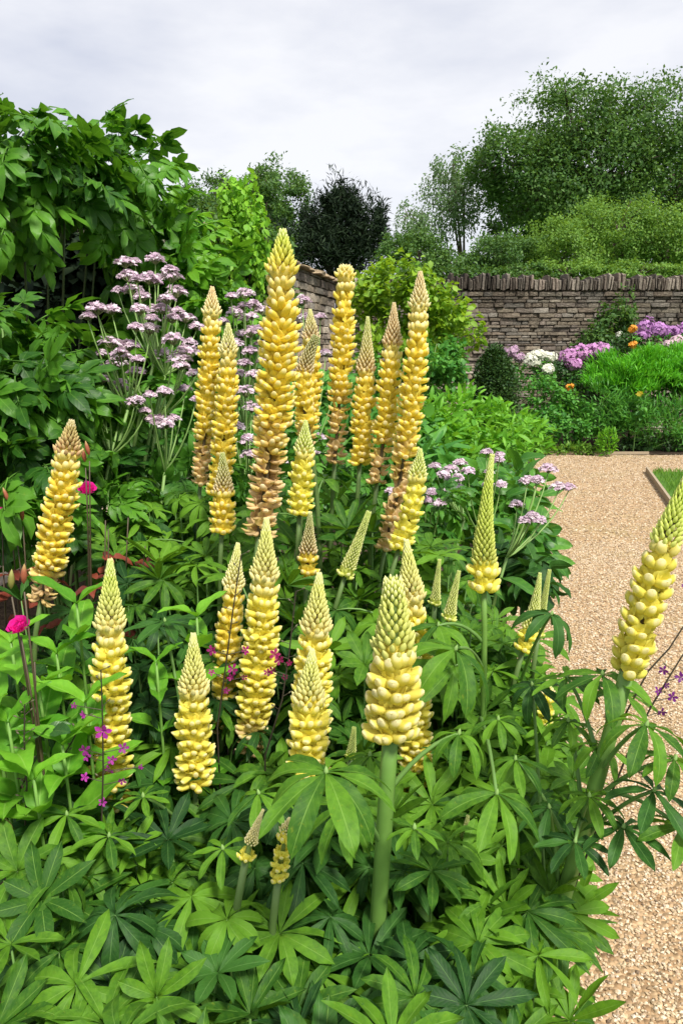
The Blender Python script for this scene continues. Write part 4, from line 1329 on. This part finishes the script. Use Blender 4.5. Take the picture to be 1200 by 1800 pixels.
def valerian(label, heads, Y, foot, fork, leaves=8, group='mauve valerian plants', hr=.036, lsz=(.10, .17)):
    base = np.array([*foot, .01])
    t = thing('valerian', label, 'valerian', base, group)
    fk = at(*fork)
    st = bez(base, (base[0], base[1], fk[2] * .6), fk, 8)
    part('stem', Geo().tube(st, np.linspace(.006, .0042, 8), 6, (.20, .34, .09)).mesh('stem', M_['stem'], base), t)
    heads = list(heads) + [(x + random.choice((-1, 1)) * random.uniform(14, 30), y + random.uniform(-4, 24)) for x, y in heads]
    for qh, (px, py) in enumerate(heads):
        Yh = Y + random.uniform(-.12, .12)
        c = at(px, py, Yh)
        r = hr * random.uniform(.62, .92) * (1 if qh * 2 < len(heads) else .72)
        e = c - np.array([0, 0, r * .45])
        g = Geo().tube(bez(fk, fk * .5 + e * .5 + np.array([0, 0, -.02]) + np.array([(e[0] - fk[0]) * .2, 0, 0]), e, 6), np.linspace(.0032, .0016, 6), 5, (.22, .36, .10))
        part('branch', g.mesh('branch', M_['stem'], base), t)
        part('flower_head', umbel(c, r, 70).mesh('flower_head', M_['flower_mass'], base), t)
    for k in range(leaves):
        z = fk[2] * random.uniform(.35, 1.0)
        p = np.array([np.interp(z, st[:, 2], st[:, i]) for i in range(3)])
        a = random.uniform(0, 6.28)
        o = np.array([math.cos(a), math.sin(a), random.uniform(-.1, .4)])
        M = frames(p, o, (0, -.2, 1), random.uniform(*lsz))[0]
        part('leaf', (LOBED_ME if k % 3 else LANCE_ME)['valerian_leaf'][k % 3], t, rel(M, base))


valerian('tall valerian whose mauve heads rise highest, against the bright cut-leaved shrub', [(220, 463), (273, 457), (303, 488), (226, 488), (262, 492), (310, 515)], 2.10, (-.72, 2.15), (270, 640, 2.10))
valerian('tall valerian with mauve heads reaching right towards the leftmost golden lupin', [(233, 512), (250, 524), (285, 545), (246, 546), (326, 560), (345, 575)], 2.10, (-.66, 2.05), (290, 660, 2.10))
valerian('valerian with a dense mauve head beside the dark hollow', [(263, 580), (213, 628), (195, 604), (228, 609), (205, 640), (172, 545)], 2.0, (-.75, 2.0), (225, 720, 2.0))
valerian('valerian with mauve heads spread low between the dense head and the leftmost golden lupin', [(197, 546), (330, 620), (290, 624), (316, 634), (240, 655), (305, 598)], 2.05, (-.60, 2.05), (275, 740, 2.05))
valerian('small-headed mauve valerian standing beside the dark-green cut-leaved shrub', [(155, 690), (190, 702), (216, 684), (236, 708), (180, 668), (170, 715)], 1.95, (-.74, 1.95), (195, 800, 1.95), hr=.026)
valerian('small-headed mauve valerian above the red-leaved rose', [(290, 690), (270, 738), (292, 747), (304, 738), (325, 685)], 1.95, (-.55, 1.95), (290, 830, 1.95), hr=.024)
valerian('valerian with pale mauve heads high between the leftmost tall lupins and the tallest one', [(430, 518), (446, 536), (415, 552), (432, 562), (440, 585), (462, 548)], 2.45, (-.33, 2.5), (432, 700, 2.45))
valerian('valerian with crowded mauve heads half-way down beside the tallest golden lupin', [(425, 590), (412, 606), (440, 618), (430, 640), (446, 660), (420, 660)], 2.4, (-.34, 2.4), (430, 760, 2.4))
valerian('valerian with mauve heads low between the leftmost tall pair and the tallest lupin', [(432, 690), (442, 718), (418, 752), (430, 778), (440, 800), (470, 800)], 2.2, (-.30, 2.2), (432, 860, 2.2))
valerian('valerian with sparse mauve heads seen behind the tallest lupin near the wall', [(532, 530), (536, 560), (572, 622), (560, 770), (555, 800)], 2.5, (-.12, 2.5), (545, 800, 2.5), hr=.03)
valerian('small mauve valerian around the tip of the tall green budded lupin', [(855, 795), (876, 810), (879, 853), (822, 829)], 2.25, (.40, 2.25), (850, 950, 2.25), hr=.026)
valerian('small mauve valerian with a close row of heads beside the leaning lemon spike', [(764, 820), (778, 834), (808, 815), (792, 826)], 2.25, (.30, 2.25), (815, 915, 2.25), hr=.026)
valerian('mauve valerian whose heads lean out over the gravel path', [(926, 846), (963, 825), (981, 857), (908, 888), (946, 915)], 2.0, (.38, 2.0), (890, 980, 2.0), hr=.03)
valerian('low mauve valerian half hidden at the foot of the withered right-hand lupin', [(760, 866), (748, 882), (735, 935), (741, 952), (630, 912), (715, 842)], 2.0, (.20, 2.0), (745, 990, 2.0), hr=.026)

# ------------------------------------------------------------------ leafy mounds along the path and behind the lupins
GM = 'leafy mounds between the lupins and the wall'


def mound(label, blobs, n, nobj, mat, size, tpl=LANCE, me=None, **kw):
    return shrub('leafy_mound', label, 'plant', blobs, tpl, me, M_[mat], size, n, nobj, GM, **kw)


mound('light green mound of cut leaves in front of the clipped box', [(800, 730, 6.0, 70, 40, .35, 1), (880, 745, 6.2, 60, 34, .35, 1), (760, 770, 5.4, 55, 45, .3, 1), (850, 790, 5.2, 70, 40, .35, 1.2), (920, 770, 6.4, 40, 30, .3, .6)], 2600, 280, 'bright_leaf', (.07, .13), LANCE, LANCE_ME['bright_leaf'], stems=6, droop=-.3, clusters=40, sig=.15)
mound('mid-green mound of broad leaves along the path behind the small mauve heads', [(900, 900, 3.0, 55, 70, .25, 1), (830, 870, 3.2, 70, 60, .25, 1), (770, 880, 3.0, 60, 60, .25, 1), (920, 960, 2.6, 36, 50, .18, .7), (890, 850, 3.6, 50, 45, .2, .8)], 520, 280, 'valerian_leaf', (.08, .14), OVATE, OVATE_ME['valerian_leaf'], stems=6)
mound('dark green mound of small leaves behind the tall cluster', [(560, 740, 3.4, 90, 70, .2, 1), (470, 780, 3.2, 80, 70, .2, 1), (660, 790, 3.2, 80, 70, .2, 1), (360, 760, 2.9, 90, 70, .2, 1), (740, 830, 2.8, 60, 60, .2, 1)], 2400, 280, 'mid_leaf', (.06, .11), LANCE, LANCE_ME['mid_leaf'], stems=6, clusters=40, sig=.15)
mound('fresh green mound of cut leaves around the feet of the tall mauve valerian', [(250, 780, 2.35, 90, 55, .15, 1), (180, 800, 2.3, 60, 50, .15, .7), (340, 790, 2.4, 70, 60, .15, 1), (310, 850, 2.1, 80, 50, .12, 1)], 210, 210, 'valerian_leaf', (.09, .16), LOBED, LOBED_ME['valerian_leaf'], stems=5)
mound('fresh green mound of cut leaves filling the gap under the tall golden cluster', [(580, 830, 2.3, 80, 50, .15, 1), (660, 850, 2.2, 70, 50, .15, 1), (480, 850, 2.2, 70, 50, .15, 1), (740, 900, 2.0, 60, 50, .12, .8)], 210, 210, 'valerian_leaf', (.08, .14), LOBED, LOBED_ME['valerian_leaf'], stems=5)
mound('low dark mound at the bed edge with leaves over the gravel', [(930, 1010, 2.1, 40, 45, .12, 1), (870, 1000, 2.2, 50, 50, .15, 1)], 170, 170, 'lupin_leaf_dark', (.06, .10), OVATE, OVATE_ME['lupin_leaf_dark'], stems=4)
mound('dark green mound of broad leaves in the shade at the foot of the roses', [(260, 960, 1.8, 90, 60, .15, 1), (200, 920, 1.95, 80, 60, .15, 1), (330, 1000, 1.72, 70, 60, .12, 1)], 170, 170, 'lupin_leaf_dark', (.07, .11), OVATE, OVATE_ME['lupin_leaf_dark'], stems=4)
mound('green mound of leaves beside the wall corner behind the slender lupin', [(560, 690, 6.5, 60, 40, .3, 1), (640, 730, 6.2, 70, 40, .3, 1), (700, 760, 5.2, 60, 40, .3, 1), (480, 680, 5.8, 60, 60, .3, 1)], 1900, 0, 'mid_leaf', (.07, .12), SMALL, None, stems=5, clusters=36, sig=.14)


for q, Ye in enumerate((1.55, 1.85, 2.3, 2.8, 3.4, 4.1, 5.0, 6.0, 7.2, 8.4)):
    xe = float(edge_x(Ye)) - .13
    g0 = np.array([xe, Ye, .10])
    px_, py_ = pix(g0)
    shrub('edging_plant', 'low spreading leafy plant lining the bed edge along the gravel path', 'plant', [(px_, py_, Ye, 150 / Ye, 95 / Ye, .20, 1)], OVATE, OVATE_ME['valerian_leaf'], M_['valerian_leaf'], (.05, .09), 60, 60,
          'low plants along the bed edge', stems=3, stem_r=.003)


# ------------------------------------------------------------------ roses
PETAL = blade(1, .55, .1, .0, 4, .62, 0, 5)
pv = PETAL[0].copy()
pv[:, 2] += .55 * (pv[:, 0] ** 2) + .30 * pv[:, 1] ** 2
pv[:, 1] *= 1 - .18 * pv[:, 1]
PETAL_ME = mesh_from('petal', pv, PETAL[1], PETAL[2], PETAL[3], M_['flower_obj'])


def bloom(t, base, c, r, nrm, col, n=16, close=.0):
    F = frames(c, np.cross(nrm, [0.3, 1, .2]), nrm, 1.0)[0]
    g = Geo()
    g.add(*xf(BUD[:3] + (np.tile((.12, .22, .05), (len(BUD[0]), 1)),), rotx(math.pi / 2), (0, 0, -r * .5), r * .9))
    b = part('bloom', g.mesh('bloom', M_['stem']), t, rel(F, base))
    for k in range(n):
        q = k / (n - 1)
        a = k * 2.4
        tilt = R(82 - 52 * q * (1 - close))
        M = np.eye(4)
        L = r * (.72 + .42 * q)
        M[:3, :3] = rotz(a) @ rotx(tilt) * L
        M[:3, :3] = M[:3, :3] @ np.diag([1.15, 1, 1])
        M[:3, 3] = rotz(a) @ np.array([0, r * .10 * q, -r * .15])
        part('petal', PETAL_ME, b, M, np.clip(np.array(col) * random.uniform(.8, 1.2), 0, 1))


def rose(label, foot, Y, blooms, buds, tips, nleaf, red=.25):
    base = np.array([*foot, .01])
    t = thing('rose_bush', label, 'rose bush', base, 'rose bushes')
    ends = []
    for (px, py, kind, *r) in blooms + buds + tips:
        c = at(px, py, Y + random.uniform(-.05, .05))
        ends.append(c)
        st = bez(base + rng.normal(size=3) * .015 * np.array([1, 1, 0]), base * .45 + c * .55 + np.array([random.uniform(-.04, .04), 0, -.05]), c - np.array([0, 0, .012]), 9)
        part('stem', Geo().tube(st, np.linspace(.0036, .0013, 9), 5, (.075, .055, .03)).mesh('stem', M_['stem'], base), t)
        if kind == 'bloom':
            bloom(t, base, c, r[0], unit(np.array([random.uniform(-.2, .3), -.55, .8])), r[1], 16)
        elif kind == 'bud':
            M = frames(c, (random.uniform(-.3, .3), -.1, 1), (0, 1, 0), np.array([[.020, .030, .020]]))[0]
            part('bud', BUD_ME, t, rel(M, base), (.42, .13, .07) if random.random() < .5 else (.32, .30, .08))
        for k in range(nleaf):
            q = random.uniform(.45, .97)
            p = st[int(q * 8)]
            a = random.uniform(0, 6.28)
            o = np.array([math.cos(a), math.sin(a), random.uniform(-.2, .5)])
            mat = 'rose_red_leaf' if (q > .8 and random.random() < red * 2) else 'rose_leaf'
            for (da, off, s) in ((0, .05, 1), (.9, .03, .85), (-.9, .03, .85)):
                oo = np.array([math.cos(a + da), math.sin(a + da), o[2]])
                M = frames(p + unit(o) * off, oo, np.array([0, -.35, 1]) + rng.normal(size=3) * .2, random.uniform(.04, .058) * s)[0]
                part('leaf', OVATE_ME[mat][random.randrange(3)], t, rel(M, base))


PINK, RED = (.80, .025, .36), (.62, .012, .03)
rose('rose bush with a single open magenta bloom and green buds at the lower left', (-.47, 1.04), .99, [(36, 1105, 'bloom', .0205, PINK)], [(20, 1035, 'bud'), (42, 1026, 'bud')], [(60, 1150, 'tip')], 2)
rose('rose bush with a magenta bloom and dark red young leaves behind the leaning lupin', (-.60, 1.62), 1.50, [(153, 864, 'bloom', .024, PINK)], [(157, 800, 'bud'), (150, 812, 'bud')], [(185, 905, 'tip'), (225, 900, 'tip'), (190, 920, 'tip'), (255, 950, 'tip')], 3, .8)
rose('rose bush at the far left with a pink bloom and bronze leaves', (-.78, 1.60), 1.48, [(3, 905, 'bloom', .018, PINK)], [(15, 880, 'bud'), (40, 915, 'bud')], [(30, 940, 'tip'), (5, 985, 'tip')], 4, .4)
rose('low rose with a scarlet opening bud in the bottom left corner', (-.46, .98), .90, [(2, 1472, 'bloom', .016, RED)], [(22, 1465, 'bud')], [(12, 1425, 'tip'), (40, 1500, 'tip')], 2, .6)

# ------------------------------------------------------------------ purple mullein
FIVE = Geo()
for k in range(5):
    FIVE.add(*xf(blade(.5, .135, .25, .25, 4, .66, .2, 3, k), rotz(k * 2 * math.pi / 5 + .12 * (k % 2)) @ rotx(.15 + .25 * (k % 3))))
FIVE.V = list(FIVE.V)
FIVE = FIVE.arr()
FIVE_ME = mesh_from('flower', *FIVE, M_['flower_obj'])


def mullein(label, pts, Y, flowers, col, foot=None, nbud=10):
    P = np.array([at(x, y, Y) for x, y in pts])
    base = np.array([*(foot or (P[-1][0], Y + .03)), .01])
    t = thing('mullein', label, 'mullein', base, 'purple mulleins')
    low = bez(P[-1], P[-1] * .5 + base * .5 + np.array([(P[-1] - P[0])[0] * .2, 0, 0]), base, 8)
    st = np.vstack([P, low[1:]])
    part('stem', Geo().tube(st, np.linspace(.0010, .0026, len(st)), 5, (.045, .035, .025)).mesh('stem', M_['stem'], base), t)
    for (px, py, s) in flowers:
        c = at(px, py, Y - .005 + random.uniform(-.01, .01))
        i = np.argmin(np.abs(P[:, 2] - c[2] + .02))
        r = at(np.interp(py + 8, [p[1] for p in pts], [p[0] for p in pts]), py + 8, Y)
        part('flower_stalk', Geo().tube(np.array([r, c]), [.0007, .0006], 4, (.06, .05, .03)).mesh('flower_stalk', M_['stem'], base), t)
        M = frames(c, rng.normal(size=3) * np.array([1, .2, 1]), np.array([random.uniform(-.5, .5), -1, random.uniform(-.1, .6)]), s * px2m(24, Y))[0]
        part('flower', FIVE_ME, t, rel(M, base), np.clip(np.array(col) * random.uniform(.6, 1.25), 0, 1))
    g = Geo()
    for k in range(nbud):
        q = k / nbud * .8
        y = pts[0][1] + (pts[-1][1] - pts[0][1]) * q
        x = np.interp(y, [p[1] for p in pts], [p[0] for p in pts])
        a = k * 2.4
        r = at(x, y, Y)
        c = r + np.array([math.cos(a) * .009, math.sin(a) * .009, .004])
        g.tube(np.array([r, c]), [.0006, .0005], 3, (.06, .05, .03))
        g.inst(BUD, frames(c, (math.cos(a), math.sin(a), .5), (0, 0, 1), .0065), np.array([(.10, .09, .05)]))
    part('seed_buds', g.mesh('seed_buds', M_['stem'], base), t, stuff=True)


PUR, MAR = (.42, .035, .34), (.30, .012, .10)
mullein('thin mullein stem with bright purple flowers in front of the long full spike', [(178, 1178), (181, 1270), (182, 1350), (179, 1445)], .98,
        [(182, 1285, 1.5), (150, 1318, 1.1), (153, 1330, .8), (217, 1315, 1.0), (193, 1352, 1.0), (197, 1335, .9), (150, 1366, .8), (215, 1372, .8), (181, 1410, .8), (131, 1240, .6), (147, 1255, .6), (248, 1348, .5), (183, 1492, .8)], PUR, (-.31, 1.0))
mullein('wiry mullein stem with maroon flowers in front of the thin half-hidden spike', [(424, 975), (410, 1070), (397, 1170), (382, 1280)], 1.14,
        [(373, 1143, .9), (410, 1176, 1.0), (398, 1214, .6), (432, 1143, .8), (430, 1190, .6), (372, 1182, .6), (405, 1190, .7)], (.40, .02, .20), (-.19, 1.16))
mullein('curving mullein stem with maroon flowers between the two full yellow spikes', [(520, 1040), (508, 1150), (496, 1230), (466, 1328)], 1.08,
        [(483, 1150, 1.0), (490, 1160, .9), (470, 1182, .7), (478, 1178, .7), (508, 1165, .6), (500, 1190, .6)], MAR, (-.12, 1.12))
mullein('dark mullein stem with violet flowers leaning over the gravel', [(1206, 1140), (1175, 1190), (1143, 1243), (1100, 1330)], .92,
        [(1165, 1178, .8), (1195, 1190, 1.0), (1155, 1214, .8), (1181, 1225, .9), (1162, 1251, .9), (1170, 1205, .6)], (.16, .015, .20), (.22, .98), 4)
mullein('bare dark mullein stem crossing the gravel beside the leaning pale spike', [(1206, 1092), (1175, 1140), (1138, 1180), (1080, 1290)], .95, [(1200, 1030, .4)], (.16, .015, .20), (.23, 1.02), 2)
mullein('mullein stem gone to seed with tiny pale pods at the lower left', [(44, 1238), (43, 1300), (48, 1380), (45, 1450)], .96, [], PUR, (-.42, .98), 26)
mullein('short slanting mullein stem with dark buds left of the long full spike', [(147, 1262), (128, 1302), (105, 1340), (85, 1372)], 1.0, [(147, 1258, .5)], PUR, (-.44, 1.03), 4)
